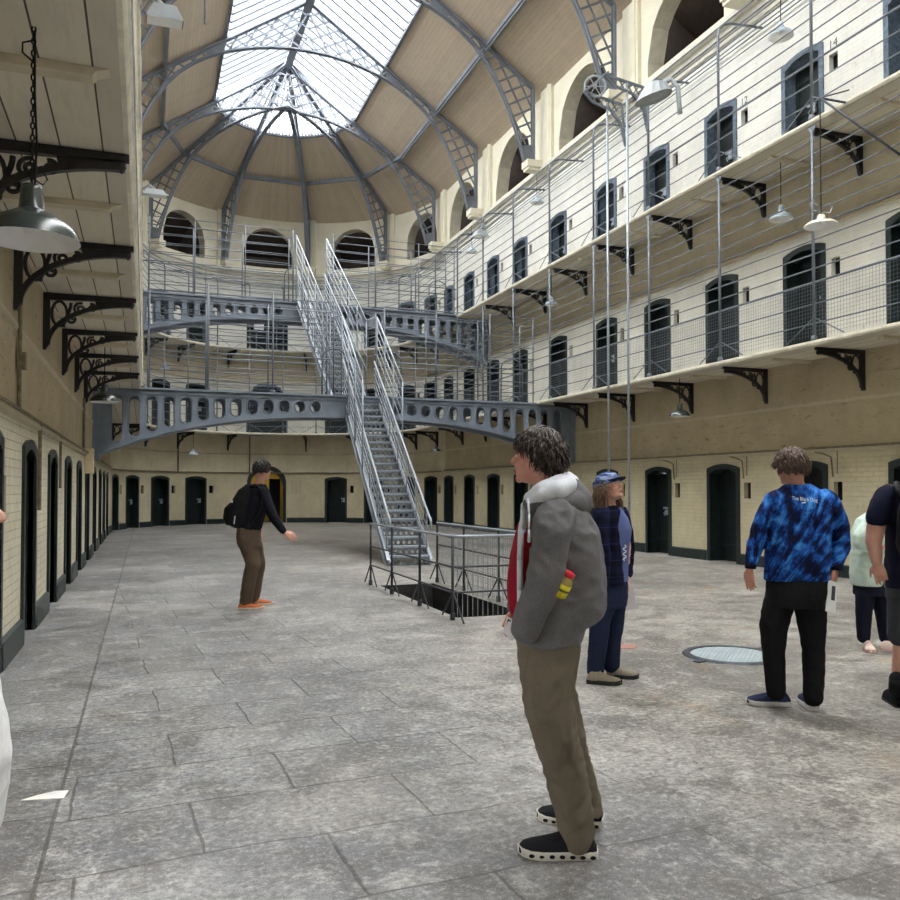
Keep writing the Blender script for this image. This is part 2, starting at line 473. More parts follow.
# the head of the middle arch on the first floor rises above the colour break: cut it out of both bands
ops1 = [o for o in ops1 if o[0] != CX] + [(CX, .92, Z1, Z1 + 1.36, .90, .5)]
side_wall('wall_right', YB, YC)
side_wall('wall_apse', YC, S1)
side_wall('wall_left', S1, S_END, True)
mb = MB()
mb.poly([(XC - R - .2, YB, 0), (XC + R + .2, YB, 0), (XC + R + .2, YB, 19), (XC - R - .2, YB, 19)], 0, [(0, 0), (12.9, 0), (12.9, 19), (0, 19)])
struct(mb.build('wall_back', M['white_brick']))
# floor with the stairwell opening
PX0, PX1, PY0, PY1 = 3.52, 4.42, 9.36, 12.85
mb = MB()
def fl(x0, x1, y0, y1): mb.poly([(x0, y0, 0), (x1, y0, 0), (x1, y1, 0), (x0, y1, 0)])
fl(-2, PX0, YB - .5, 39); fl(PX1, 13, YB - .5, 39); fl(PX0, PX1, YB - .5, PY0); fl(PX0, PX1, PY1, 39)
struct(mb.build('floor', M['floor']))
# stairwell down to the basement
mb = MB()
for a, b in (((PX0, PY0), (PX1, PY0)), ((PX1, PY0), (PX1, PY1)), ((PX1, PY1), (PX0, PY1)), ((PX0, PY1), (PX0, PY0))):
    mb.poly([(a[0], a[1], 0), (b[0], b[1], 0), (b[0], b[1], -2.2), (a[0], a[1], -2.2)])
mb.poly([(PX0, PY0, -2.2), (PX1, PY0, -2.2), (PX1, PY1, -2.2), (PX0, PY1, -2.2)])
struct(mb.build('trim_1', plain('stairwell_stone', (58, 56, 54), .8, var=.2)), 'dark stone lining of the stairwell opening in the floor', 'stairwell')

# baseboards
def strip_between(mb, s0, s1, prof, m=0, uvm=True):
    """sweep an (off, z) open profile along the path"""
    n = max(1, math.ceil((s1 - s0) / (.3 if (s1 > YC and s0 < S1) else 6)))
    ss = [s0 + (s1 - s0) * k / n for k in range(n + 1)]
    for a, b in zip(ss, ss[1:]):
        acc = 0
        for (o0, z0), (o1, z1) in zip(prof, prof[1:]):
            L = hypot(o1 - o0, z1 - z0)
            mb.poly([wall_pt(a, o0, z0), wall_pt(b, o0, z0), wall_pt(b, o1, z1), wall_pt(a, o1, z1)], m, [(a, acc), (b, acc), (b, acc + L), (a, acc + L)])
            acc += L
def base(name, s0, s1, h, doors):
    mb = MB()
    cuts = sorted(d for d in doors if s0 < d < s1)
    a = s0
    for d in cuts + [None]:
        e = (d - (.52 if abs(d - CX) > .01 else .9)) if d is not None else s1
        if e > a: strip_between(mb, a, e, [(.0, h + .02), (.035, h), (.04, 0)])
        if d is not None: a = d + (.52 if abs(d - CX) > .01 else .9)
    struct(mb.build(name, M['dark_green']))
base('baseboard_right', YB, YC, .20, DR); base('baseboard_apse', YC, S1, .2, DR + [CX]); base('baseboard_left', S1, S_END, .24, DL)
# ledges where the brick meets the render, and the pipe that runs along it
def path_tube(s0, s1, off, z, step=.35):
    n = max(1, math.ceil((s1 - s0) / step))
    return [wall_pt(s0 + (s1 - s0) * k / n, off, z) for k in range(n + 1)]
def upath(s0, s1, off, z, astep=.33):
    """points along the U with few points on the straights; off may be a function"""
    ss = [s0]
    k = max(1, math.ceil(SEMI / astep))
    ss += [YC + SEMI * i / k for i in range(k + 1) if s0 < YC + SEMI * i / k < s1]
    ss += [s1]
    return [wall_pt(s, off(s) if callable(off) else off, z) for s in ss]
for nm, s0, s1 in (('trim_2', YB, YC), ('trim_3', YC, S1), ('trim_4', S1, S_END)):
    mb = MB()
    for z in (2.22, 6.24):
        strip_between(mb, s0, s1, [(0, z + .035), (.045, z + .03), (.045, z - .01), (0, z - .03)])
    strip_between(mb, s0, s1, [(0, 3.12), (.02, 3.1), (.02, 3.06), (0, 3.04)])
    struct(mb.build(nm, M['ochre_up']), None, None)
def service_pipe(name, s0, s1, z, label):
    mb = MB(); mb.tube(upath(s0, s1, .07, z), .02, 6, 0)
    tag(mb.build(name, M['conduit'], smooth=True), label, 'pipe')
service_pipe('service_pipe', YB + 1, YC, 2.27, 'thin pipe along the right wall above the ground-floor doors')
service_pipe('service_pipe', YC + .3, S1 - .3, 2.24, 'thin pipe round the curved end wall above the ground-floor doors')
service_pipe('service_pipe', S1 + 1, s_left(3), 2.27, 'brown pipe along the left wall above the dark doorways')
service_pipe('service_pipe', YB + 1, YC + 2, 6.30, 'thin pipe along the right wall above the middle-floor doors')

# cornice ledge under the clerestory
for nm, s0, s1 in (('trim_5', YB, YC), ('trim_6', YC, S1), ('trim_7', S1, S_END)):
    mb = MB()
    strip_between(mb, s0, s1, [(0, 10.86), (.05, 10.87), (.06, 10.95), (.13, 11.0), (.15, 11.1), (.24, 11.12), (.25, 11.24), (.22, 11.26), (-.02, 11.28)])
    struct(mb.build(nm, M['cornice']))
# dark rooms behind the clerestory arches
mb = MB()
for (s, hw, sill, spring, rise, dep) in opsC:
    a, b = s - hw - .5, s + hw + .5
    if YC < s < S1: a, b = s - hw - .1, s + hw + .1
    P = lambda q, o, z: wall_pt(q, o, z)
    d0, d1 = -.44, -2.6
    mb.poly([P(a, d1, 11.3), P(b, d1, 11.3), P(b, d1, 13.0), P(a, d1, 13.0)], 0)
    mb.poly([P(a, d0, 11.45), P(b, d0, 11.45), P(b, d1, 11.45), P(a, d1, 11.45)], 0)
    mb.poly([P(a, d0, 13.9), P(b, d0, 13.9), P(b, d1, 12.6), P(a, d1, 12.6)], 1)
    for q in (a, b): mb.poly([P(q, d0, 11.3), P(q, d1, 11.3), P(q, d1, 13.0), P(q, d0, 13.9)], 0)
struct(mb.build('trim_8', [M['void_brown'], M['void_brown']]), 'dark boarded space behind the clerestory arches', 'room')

# pilasters and corbels beside each roof rib
RIB_Y = [32.0 - 4.66 * k for k in range(1, 8)]
RIB_A = [0, 36, 72, 108, 144, 180]
rib_s = [(y, y) for y in RIB_Y if y > -4] 
mb = MB(); mb2 = MB()
feet = [(y, 'r') for y in RIB_Y if y > -4] + [(a, 'a') for a in RIB_A] + [(y, 'l') for y in RIB_Y if y > -4]
for q, k in feet:
    s = q if k == 'r' else (s_apse(q) if k == 'a' else s_left(q))
    s = min(max(s, YB), S_END)
    a, b = s - .34, s + .34
    if k == 'r': a, b = s - .62, s + .06
    if k == 'l': a, b = s - .06, s + .62
    if k == 'a': a, b = s - .2, s + .34
    P = wall_pt
    for (e0, e1, o) in ((a, b, .10), (a + .08, a + .2, .13)):
        for x0, x1, p0, p1 in ((e0, e0, 0, o), (e0, e1, o, o), (e1, e1, o, 0)):
            mb.poly([P(x0, p0, 11.26), P(x1, p1, 11.26), P(x1, p1, 13.9), P(x0, p0, 13.9)])
    # corbel block under the rib foot
    c = P(s, .42, 11.36); ang = wall_ang(s)
    mb.box((c.x, c.y, 11.36), (.5, .42, .2), 0, ang)
    mb.box((c.x, c.y, 11.22), (.42, .34, .1), 0, ang)
struct(mb.build('trim_9', M['stucco']), 'pilasters and corbel blocks of the upper wall', 'pilaster')

# ------------------------------------------------------------------ roof
XR = 5.0
ZR, SL, RG, RP = 17.9, .675, 2.65, 4.5
def zroof(r): return ZR - SL * r
def roof_pt(t, r, dz=0.0):
    """t: path position like wall_pt but measured on angle/straight; r radius from the axis"""
    if t <= YC: return Vector((XR + r, t, zroof(r) + dz))
    if t < S1:
        a = (t - YC) / R
        return Vector((XR + r * cos(a), YC + r * sin(a), zroof(r) + dz))
    return Vector((XR - r, YC - (t - S1), zroof(r) + dz))
mb = MB()
segs = [(YB, YC, 1), (YC, S1, 40), (S1, S_END, 1)]
LS = sqrt(1 + SL * SL)
for s0, s1, n in segs:
    for k in range(n):
        a, b = s0 + (s1 - s0) * k / n, s0 + (s1 - s0) * (k + 1) / n
        rr = [RG, 6.5]
        apse = n > 1
        for r0, r1 in zip(rr, rr[1:]):
            uv = [(a, r0 * LS), (b, r0 * LS), (b, r1 * LS), (a, r1 * LS)]
            if apse:  # boards run up the slope in the apse
                ra = (r0 + r1) / 2
                uv = [(r0, a * .75), (r0, b * .75), (r1, b * .75), (r1, a * .75)]
            mb.poly([roof_pt(a, r0), roof_pt(b, r0), roof_pt(b, r1), roof_pt(a, r1)], 0, uv)
struct(mb.build('ceiling', M['roof']))
# glazing: panes as window structure, bars as one roof frame
mb = MB()
for s0, s1, n in segs:
    for k in range(n):
        a, b = s0 + (s1 - s0) * k / n, s0 + (s1 - s0) * (k + 1) / n
        r0 = .02 if n > 1 else 0
        mb.poly([roof_pt(a, r0, .06), roof_pt(b, r0, .06), roof_pt(b, RG, .06), roof_pt(a, RG, .06)])
sky = struct(mb.build('window_1', M['glass']), 'long glass skylight along the ridge of the roof with a fan-shaped end', 'skylight')
mb = MB()
y = YB + .3
while y < YC - .2:
    for sgn in (-1, 1):
        mb.bar((XR + sgn * .08, y, zroof(.08) + .0), (XR + sgn * RG, y, zroof(RG) + .0), .075, .17)
    y += .466
for k in range(1, 24):
    a = pi * k / 24
    mb.bar((XR + .12 * cos(a), YC + .12 * sin(a), zroof(.12) + .02), (XR + RG * cos(a), YC + RG * sin(a), zroof(RG) + .02), .03, .06)
mb.build('glazing_bars', M['truss'], sky)
mb = MB()
mb.bar((XR, YB, ZR - .12), (XR, YC + .1, ZR - .12), .28, .34)
mb.build('ridge_beam', M['truss'], sky)
mb = MB()
for sgn in (-1, 1):
    mb.bar((XR + sgn * (RG + .04), YB, zroof(RG) - .04), (XR + sgn * (RG + .04), YC, zroof(RG) - .04), .1, .12)
mb.tube([(XR + (RG + .04) * cos(pi * k / 32), YC + (RG + .04) * sin(pi * k / 32), zroof(RG) - .05) for k in range(33)], .06, 6)
for k in range(0, 60):                          # toothed trim of the fan end
    a = pi * (k + .5) / 60
    mb.box((XR + (RG - .07) * cos(a), YC + (RG - .07) * sin(a), zroof(RG) + .0), (.07, .06, .10), 0, a)
mb.build('edge_curb', M['truss'], sky)

# purlin
mb = MB()
for sgn in (-1, 1):
    mb.bar((XR + sgn * RP, YB, zroof(RP) - .1), (XR + sgn * RP, YC, zroof(RP) - .08), .11, .13)
    mb.bar((XR + sgn * RP, YB, zroof(RP) - .2), (XR + sgn * RP, YC, zroof(RP) - .2), .05, .05)
pa = [Vector((XR + RP * cos(radians(a)), YC + RP * sin(radians(a)), zroof(RP) - .1)) for a in RIB_A]
for a, b in zip(pa, pa[1:]): mb.bar(a, b, .13, .13)
tag(mb.build('roof_purlin', M['truss']), 'grey iron purlin running round the brown boarded roof slopes', 'roof beam')

# lattice ribs
INNER = [(5.70, 11.46), (5.58, 11.9), (5.40, 12.45), (5.16, 13.05), (4.86, 13.65), (4.50, 14.22), (4.08, 14.72), (3.6, 15.1), (3.06, 15.42), (2.45, 15.68), (1.8, 15.88), (1.2, 16.01), (.6, 16.08), (0.0, 16.1)]
OUTER = [(6.0, 11.46), (6.0, 13.72), (0.0, zroof(0) - .12)]
def resample(pl, n):
    d = [0]
    for a, b in zip(pl, pl[1:]): d.append(d[-1] + hypot(b[0] - a[0], b[1] - a[1]))
    out = []
    for i in range(n + 1):
        t = d[-1] * i / n; k = 0
        while k < len(pl) - 2 and d[k + 1] < t: k += 1
        u = (t - d[k]) / (d[k + 1] - d[k])
        out.append((pl[k][0] + (pl[k + 1][0] - pl[k][0]) * u, pl[k][1] + (pl[k + 1][1] - pl[k][1]) * u))
    return out
def make_rib(name, full):
    """local coords: x = radius from the axis, z height; the rib lies in the xz plane"""
    root = empty(name)
    smooth_in = resample(INNER, 40); out = resample(OUTER, 60)
    for sgn in ((1, -1) if full else (1,)):
        F = lambda p: (sgn * p[0], 0, p[1])
        mb = MB()
        for a, b in zip(smooth_in, smooth_in[1:]): mb.bar(F(a), F(b), .16, .05, up=(0, 1, 0) if False else (0, 0, 1))
        for a, b in zip(smooth_in, smooth_in[1:]): mb.bar(F(a), F(b), .03, .12)
        mb.build('lower_chord', M['truss'], root)
        mb = MB()
        for a, b in zip(OUTER, OUTER[1:]): mb.bar(F(a), F(b), .17, .06); mb.bar(F(a), F(b), .03, .14)
        # plates: at the foot, and the solid web where the chords pinch
        T = .012
        fn = lambda u, v, d: (sgn * u, d, v)
        mb.prism([(5.70, 11.46), (6.0, 11.46), (6.0, 12.0), (5.58, 11.9)], -T, T, fn)
        mb.prism([(3.25, 15.31), (3.25, zroof(3.25) - .12), (2.7, zroof(2.7) - .12), (2.7, 15.58)], -T, T, fn)
        mb.build('rafter', M['truss'], root)
        # lattice: diagonals between the chords both ways
        mb = MB(); mbu = MB()
        def inside(x, z):
            if x > 5.97 or x < .02: return False
            if 2.7 < x < 3.25: return False
            if z > zroof(x) - .14 : return False
            # inner chord test
            for a, b in zip(INNER, INNER[1:]):
                if b[1] <= 11.46: continue
            if z < 11.95: return False
            # x of the inner chord at z
            if z < 16.1:
                for a, b in zip(INNER, INNER[1:]):
                    if a[1] <= z <= b[1]:
                        xi = a[0] + (b[0] - a[0]) * (z - a[1]) / (b[1] - a[1]); break
                else: xi = 0
                return x > xi
            return True
        th = radians(38) ; sp = .36
        for ang in (radians(28), radians(-62)):
            dx, dz = cos(ang), sin(ang); nx, nz = -dz, dx
            for k in range(-60, 60):
                c0 = (4.0 + nx * sp * k, 14.5 + nz * sp * k)
                run = None; st = .03
                for i in range(-300, 301):
                    p = (c0[0] + dx * st * i, c0[1] + dz * st * i)
                    if inside(*p):
                        if run is None: run = p
                        last = p
                    elif run is not None:
                        if hypot(last[0] - run[0], last[1] - run[1]) > .1: (mb if run[0] > 3.0 else mbu).bar(F(run), F(last), .014, .058)
                        run = None
        mb.build('lattice', M['truss'], root); mbu.build('lattice', M['truss'], root)
    return root
full = make_rib('lattice_arch_rib', True)
full.location = (XR, 31.95, 0)
tag(full, 'full grey lattice arch rib at the start of the rounded roof end', 'roof rib', 'lattice roof ribs')
for k, y in enumerate(RIB_Y):
    if y < -4: continue
    r = dup(full, (XR, y, 0))
    r['label'] = '%s grey lattice arch rib in front of the rounded roof end' % ORD[k]
half = make_rib('radial_lattice_rib', False)
for k, a in enumerate([36, 72, 108, 144]):
    r = half if k == 0 else dup(half)
    r.location = (XR, YC, 0); r.rotation_euler = (0, 0, radians(a))
    tag(r, 'radial lattice half rib in the rounded roof end, %s from the right' % ORD[k], 'roof rib', 'lattice roof ribs')
# ------------------------------------------------------------------ doors
def arch_outline(hw, z0, spring, rise, n=8):
    return [(-hw, z0)] + [(-hw + 2 * hw * k / n, arch_top(-hw + 2 * hw * k / n, 0, hw, spring, rise)) for k in range(n + 1)] + [(hw, z0)]
def make_frame(mat, parent, hw=.42, band=.10, spring=1.86, rise=.10, d0=-.03, d1=.05):
    mb = MB(); fn = lambda u, v, d: (u, d, v)
    o = arch_outline(hw + band, 0, spring + .11, .09); i = arch_outline(hw, 0, spring, rise)
    for k in range(len(o) - 1):
        mb.prism([o[k], o[k + 1], i[k + 1], i[k]], d0, d1, fn)
    return mb.build('door_frame', mat, parent)
def make_leaf(mat, parent, x0=-.42, x1=.42, y=.27, h=1.84, rot=0.0):
    mb = MB(); w = x1 - x0
    if rot == 0.0: mb.prism([(u + w / 2, v) for u, v in arch_outline(w / 2, .01, 1.86, .099 if w > .7 else .03)], -.03, .03, lambda u, v, d: (u, d, v))
    else: mb.box((w / 2, 0, h / 2 + .01), (w, .06, h))
    for zz in (.32, 1.0, 1.62): mb.box((w / 2, -.04, zz), (w * .96, .02, .07))
    for xx in (.06, w - .06): mb.box((xx, -.036, h / 2), (.09, .014, h * .96))
    o = mb.build('door_leaf', mat, parent, loc=(x0, y, 0)); o.rotation_euler = (0, 0, rot)
    b = MB()
    b.box((w - .14, -.07, 1.08), (.20, .04, .05)); b.box((w - .10, -.07, .98), (.10, .05, .12)); b.tube([(w - .2, -.06, 1.0), (w - .2, -.1, .95), (w - .2, -.06, .9)], .012)
    k = b.build('door_bolt', M['steel'], o); k['label'] = 'pale steel bolt and lock'
    return o
def make_cell(parent, deep=1.7, hw=.75, h=2.2):
    mb = MB(); y0 = .34
    mb.poly([(-hw, y0, 0), (-hw, deep, 0), (-hw, deep, h), (-hw, y0, h)])
    mb.poly([(hw, y0, 0), (hw, deep, 0), (hw, deep, h), (hw, y0, h)])
    for a, b in ((0, 1.1), (1.9, h)): mb.poly([(-hw, deep, a), (hw, deep, a), (hw, deep, b), (-hw, deep, b)])
    for a, b in ((-hw, -.38), (.38, hw)): mb.poly([(a, deep, 1.1), (b, deep, 1.1), (b, deep, 1.9), (a, deep, 1.9)])
    mb.poly([(-hw, y0, h), (hw, y0, h), (hw, deep, h), (-hw, deep, h)])
    mb.poly([(-hw, y0, 0.005), (hw, y0, 0.005), (hw, deep, 0.005), (-hw, deep, 0.005)], 1)
    for a, b in ((-hw, -.42), (.42, hw)): mb.poly([(a, y0, 0), (b, y0, 0), (b, y0, h), (a, y0, h)])
    return mb.build('cell_wall', [M['cell'], M['floor']], parent)
def door_proto(name, fmat, kind):
    r = empty(name)
    make_frame(fmat, r)
    if kind == 'closed':
        make_leaf(M['door_dark'], r); bk_ = MB(); bk_.box((0, .40, 1.05), (1.3, .05, 2.2)); bk_.build('door_light_stop', M['black'], r)  # added black box, blocks sky showing past the leaf edges
    if kind == 'ajar':
        make_leaf(M['door_dark'], r, -.42, .16, .27); make_cell(r)
    if kind == 'open':
        make_leaf(M['door_dark'], r, -.40, .36, .36, rot=radians(78)); make_cell(r)
    r['kind'] = 'structure'
    return r
protos = {}
dn = 0
def place_door(s, z, level, kind, label):
    global dn
    dn += 1
    key = (level == 2, kind)
    if key not in protos:
        o = protos[key] = door_proto('door_%d' % dn, M['frame_blue'] if level == 2 else M['dark_green'], kind)
    else:
        o = dup(protos[key]); o.name = 'door_%d' % dn
    o.location = wall_pt(s, 0, z); o.rotation_euler = (0, 0, wall_ang(s) - pi / 2)
    struct(o, label, 'door')
vis_R = {0: [y for y in DOOR_Y if y > 7], 1: [y for y in DOOR_Y if y > 7], 2: [y for y in DOOR_Y if y > 7]}
kinds0 = {3 + 0: 'closed', 12.08: 'closed', 14.41: 'closed', 16.76: 'ajar', 9.74: 'closed'}
kinds1 = {16.76: 'closed', 19.07: 'ajar', 21.78: 'closed'}
LV = {0: 'ground-floor', 1: 'middle-gallery', 2: 'top-gallery'}
for lv, zz, ks in ((0, 0, kinds0), (1, Z1, kinds1), (2, Z2, {})):
    i = 0
    for y in DOOR_Y:
        if y < 5: continue
        k = ks.get(y, 'ajar' if lv == 2 and y < 22 else 'closed')
        place_door(y, zz, lv, k, '%s cell door in the right wall at %s level, counted from the viewer' % (ORD[i], LV[lv])); i += 1
    for j, a in enumerate(DOOR_A):
        place_door(s_apse(a), zz, lv, 'closed', '%s cell door round the curved end wall at %s level' % (ORD[j], LV[lv]))
for j, y in enumerate([y for y in DOOR_Y if 5 < y < 30]):
    place_door(s_left(y), 0, 0, 'closed', '%s dark doorway along the left wall, counted from the viewer' % ORD[j])

# middle openings of the end wall
def local_at(o, s, z): o.location = wall_pt(s, 0, z); o.rotation_euler = (0, 0, wall_ang(s) - pi / 2)
r = empty('door_%d' % (dn + 1)); dn += 1
mb = MB(); fn = lambda u, v, d: (u, d, v)
o_, i_ = arch_outline(.92, 0, 1.66, .90, 16), arch_outline(.74, 0, 1.62, .74, 16)
for k in range(len(o_) - 1): mb.prism([o_[k], o_[k + 1], i_[k + 1], i_[k]], -.06, .06, fn)
mb.build('door_frame', M['dark_green'], r)
yel = plain('ochre_yellow_passage', (206, 176, 84), .8, var=.08)
mb = MB()
for x in (-.8, .8): mb.poly([(x, .38, 0), (x, 3.4, 0), (x, 3.4, 2.5), (x, .38, 2.5)], 0)
mb.poly([(-.8, .5, 2.45), (.8, .5, 2.45), (.8, 3.4, 2.45), (-.8, 3.4, 2.45)], 1)
mb.poly([(-.8, .5, .01), (.8, .5, .01), (.8, 3.4, .01), (-.8, 3.4, .01)], 1)
mb.poly([(-.8, 1.5, 0), (.8, 1.5, 0), (.8, 1.5, 2.5), (-.8, 1.5, 2.5)], 0)
p = mb.build('passage_wall', [yel, M['black']], r); p['label'] = 'yellow wall of the passage behind the arch'
mb = MB(); mb.box((.0, 0, 1.0), (.62, .05, 1.95)); o = mb.build('door_leaf', M['door_dark'], r, loc=(.42, .42, 0)); o.rotation_euler = (0, 0, radians(35))
local_at(r, CX, 0); struct(r, 'open arched doorway with a yellow passage in the middle of the end wall', 'doorway')
r = empty('door_%d' % (dn + 1)); dn += 1
mb = MB(); o_, i_ = arch_outline(.98, 0, 1.36, .96, 16), arch_outline(.86, 0, 1.36, .84, 16)
for k in range(len(o_) - 1): mb.prism([o_[k], o_[k + 1], i_[k + 1], i_[k]], -.03, .06, fn)
mb.build('door_frame', M['frame_blue'], r)
mb = MB(); mb.prism(arch_outline(.92, 0, 1.36, .9, 16), .40, .44, fn); mb.build('door_leaf', M['door_dark'], r)
mb = MB(); mb.box((0, .55, 1.2), (2.4, .05, 2.5)); mb.build('door_light_stop', M['black'], r)  # added black box behind the doorway, keeps outside light out
mb = MB()
for k in range(14):
    z = 1.25 + k * .07
    w = .86 if z < 1.36 else sqrt(max(.01, .86 ** 2 - (z - 1.36) ** 2))
    mb.box((0, .36, z), (w * 1.9, .03, .03))
mb.build('fanlight_slat', M['frame_blue'], r)
local_at(r, CX, Z1); struct(r, 'dark round-headed doorway in the middle of the end wall at middle-gallery level', 'doorway')
r = empty('window_2')
mb = MB(); o_, i_ = arch_outline(1.0, 0, 2.4, .15, 8), arch_outline(.9, 0, 2.3, .12, 8)
for k in range(len(o_) - 1): mb.prism([o_[k], o_[k + 1], i_[k + 1], i_[k]], -.02, .06, fn)
for x in (-.45, 0, .45): mb.box((x, .25, 1.2), (.05, .05, 2.4))
for z in (.5, 1.0, 1.5, 2.0): mb.box((0, .25, z), (1.84, .05, .05))
mb.build('window_frame', M['frame_blue'], r)
mb = MB(); mb.prism(arch_outline(.92, 0, 2.34, .14, 8), .28, .30, fn); t = NT('dark_window_glass', .08, spec=.6); t.color((20, 26, 32)); mb.build('window_pane', t.mat, r)
mb = MB(); mb.box((0, .40, 1.2), (2.4, .04, 2.7)); mb.build('window_light_stop', M['black'], r)  # added unseen black sheet, stops sky leaking round the pane
local_at(r, CX, Z2); struct(r, 'wide dark multi-pane window in the middle of the end wall at top-gallery level', 'window')

# ------------------------------------------------------------------ galleries
G_END0, G_END1 = -5.0, s_left(-5.0)
def gallery(name, z, label):
    root = empty(name); root['kind'] = 'structure'
    mb = MB()
    ss = [G_END0]; k = 44
    ss += [YC + SEMI * i / k for i in range(k + 1)]; ss += [G_END1]
    for a, b in zip(ss, ss[1:]):
        oa, ob = goff(a), goff(b)
        zt, zb = z, z - .08
        mb.poly([wall_pt(a, 0, zt), wall_pt(b, 0, zt), wall_pt(b, ob, zt), wall_pt(a, oa, zt)], 0, [(a, 0), (b, 0), (b, ob), (a, oa)])
        mb.poly([wall_pt(a, 0, zb), wall_pt(b, 0, zb), wall_pt(b, ob, zb), wall_pt(a, oa, zb)], 0, [(a, .225), (b, .225), (b, ob + .225), (a, oa + .225)])
    mb.build('gallery_boards', M['soffit'], root)
    mb = MB()
    for a, b in zip(ss, ss[1:]):
        oa, ob = goff(a), goff(b)
        A = [(oa - .03, z - .084), (oa + .0, z - .084), (oa + .02, z - .05), (oa + .02, z - .015), (oa - .03, z + .005)]
        B = [(ob - .03, z - .084), (ob + .0, z - .084), (ob + .02, z - .05), (ob + .02, z - .015), (ob - .03, z + .005)]
        for i in range(4):
            mb.poly([wall_pt(a, *A[i]), wall_pt(b, *B[i]), wall_pt(b, *B[i + 1]), wall_pt(a, *A[i + 1])])
    mb.build('gallery_edge', M['slab_edge'], root)
    struct(root, label, 'gallery')
    return root
g1 = gallery('gallery_floor', Z1, 'middle gallery floor of long cream boards running round three walls')
g2 = gallery('gallery_floor', Z2, 'top gallery floor running round three walls above the middle one')

# brackets
BR_Y = [10.75 + 2.34 * k for k in range(-2, 5)]
BL_Y = [3.85, 6.2, 8.55, 10.9, 13.3, 15.6, 17.9]
BA = [7, 22, 36.5, 53, 74, 106, 128, 145, 161, 175]
def make_bracket():
    mb = MB(); L = 1.0
    fn = lambda u, v, d: (u, d, v)
    # arm: tapering plate, leg, curved brace
    arc = [(1.0 - .95 * cos(pi / 2 * t / 14), -.62 + .53 * sin(pi / 2 * t / 14)) for t in range(15)]
    for a, b in zip(arc, arc[1:]): mb.bar((a[0], 0, a[1]), (b[0], 0, b[1]), .055, .05)
    mb.prism([(0, 0), (L + .03, 0), (L + .03, -.045), (0, -.085)], -.03, .03, fn)
    mb.prism([(0, -.05), (.075, -.05), (.075, -.60), (.03, -.68), (0, -.68)], -.03, .03, fn)
    # solid web towards the tip
    web = [(a[0], a[1]) for a in arc if a[0] > .52]
    mb.prism([(.56, -.05), (L, -.03)] + web[::-1], -.012, .012, fn)
    # scrolls
    def spiral(cx, cz, r0, turns, flip=1, ph=0.0):
        pts = []
        for k in range(int(18 * turns)):
            t = k / 18 * 2 * pi; r = r0 * (1 - k / (18 * turns) * .8)
            pts.append((cx + r * cos(flip * t + ph), 0, cz + r * sin(flip * t + ph)))
        mb.tube(pts, .017, 5)
    spiral(.40, -.17, .075, 1.5, 1, 1.2); spiral(.53, -.145, .05, 1.3, -1, 2.0); spiral(.30, -.30, .05, 1.2, -1, .5)
    pts = [(.26 + .04 * cos(t), 0, -.10 - .30 * (t / pi)) for t in [pi * k / 8 for k in range(9)]]
    mb.tube(pts, .02, 5)
    mb.tube([(.09 + .085 - .085 * cos(2 * pi * k / 18), 0, -.24 + .15 * sin(2 * pi * k / 18)) for k in range(19)], .018, 5)
    # drop knob under the tip
    mb.lathe([(.0, -.055), (.028, -.06), (.032, -.09), (.014, -.12), (0, -.135)], 8, (L - .02, 0, 0))
    return mb.build('gallery_bracket', M['iron_black'])
bproto = make_bracket(); first = True
def bracket(s, z, label):
    global first
    o = bproto if first else bproto.copy()
    if not first: C.objects.link(o)
    first = False
    o.location = wall_pt(s, 0, z - .085); o.rotation_euler = (0, 0, wall_ang(s) + pi)
    tag(o, label, 'bracket', 'iron brackets under the galleries')
for i, y in enumerate(BR_Y):
    bracket(y, Z1, '%s scrolled iron bracket under the middle gallery on the right wall, from the viewer' % ORD[i])
    bracket(y, Z2, '%s scrolled iron bracket under the top gallery on the right wall, from the viewer' % ORD[i])
for i, y in enumerate([y for y in (22.6, 24.9, 27.3, 29.6)]):
    bracket(y, Z1, '%s scrolled iron bracket on the right wall beyond the lower bridge' % ORD[i])
    bracket(y, Z2, '%s scrolled iron bracket on the right wall under the top gallery beyond the lower bridge' % ORD[i])
for i, y in enumerate(BL_Y):
    bracket(s_left(y), Z1, '%s black scrolled bracket under the gallery along the left wall, from the viewer' % ORD[i])
for i, a in enumerate(BA):
    bracket(s_apse(a), Z1, '%s iron bracket under the middle gallery round the end wall, from the right' % ORD[i])
    bracket(s_apse(a), Z2, '%s iron bracket under the top gallery round the end wall, from the right' % ORD[i])
# battens across the boards, halfway between the brackets
mb = MB()
fn = lambda u, v, d: (u, d, v)
mb.prism([(0, 0), (.93, 0), (.86, -.022), (.84, -.05), (0, -.05)], -.055, .055, fn)
bt = mb.build('soffit_batten', plain('batten_paint', (204, 194, 172), .8, var=.06)); mb = MB()
bt0 = True
def batten(s, z, label):
    global bt0
    o = bt if bt0 else bt.copy()
    if not bt0: C.objects.link(o)
    bt0 = False
    o.location = wall_pt(s, .02, z - .082); o.rotation_euler = (0, 0, wall_ang(s) + pi)
    tag(o, label, 'batten', 'timber battens under the galleries')
for i, y in enumerate([5.0, 7.35, 9.72, 12.1, 14.45, 16.8, 19.1]):
    batten(s_left(y), Z1, '%s timber batten across the boards under the left gallery, from the viewer' % ORD[i])
for i, y in enumerate([9.6, 11.95, 14.3, 16.6, 18.95]):
    batten(y, Z1, '%s timber batten across the boards under the middle gallery, right side' % ORD[i])
    batten(y, Z2, '%s timber batten across the boards under the top gallery, right side' % ORD[i])

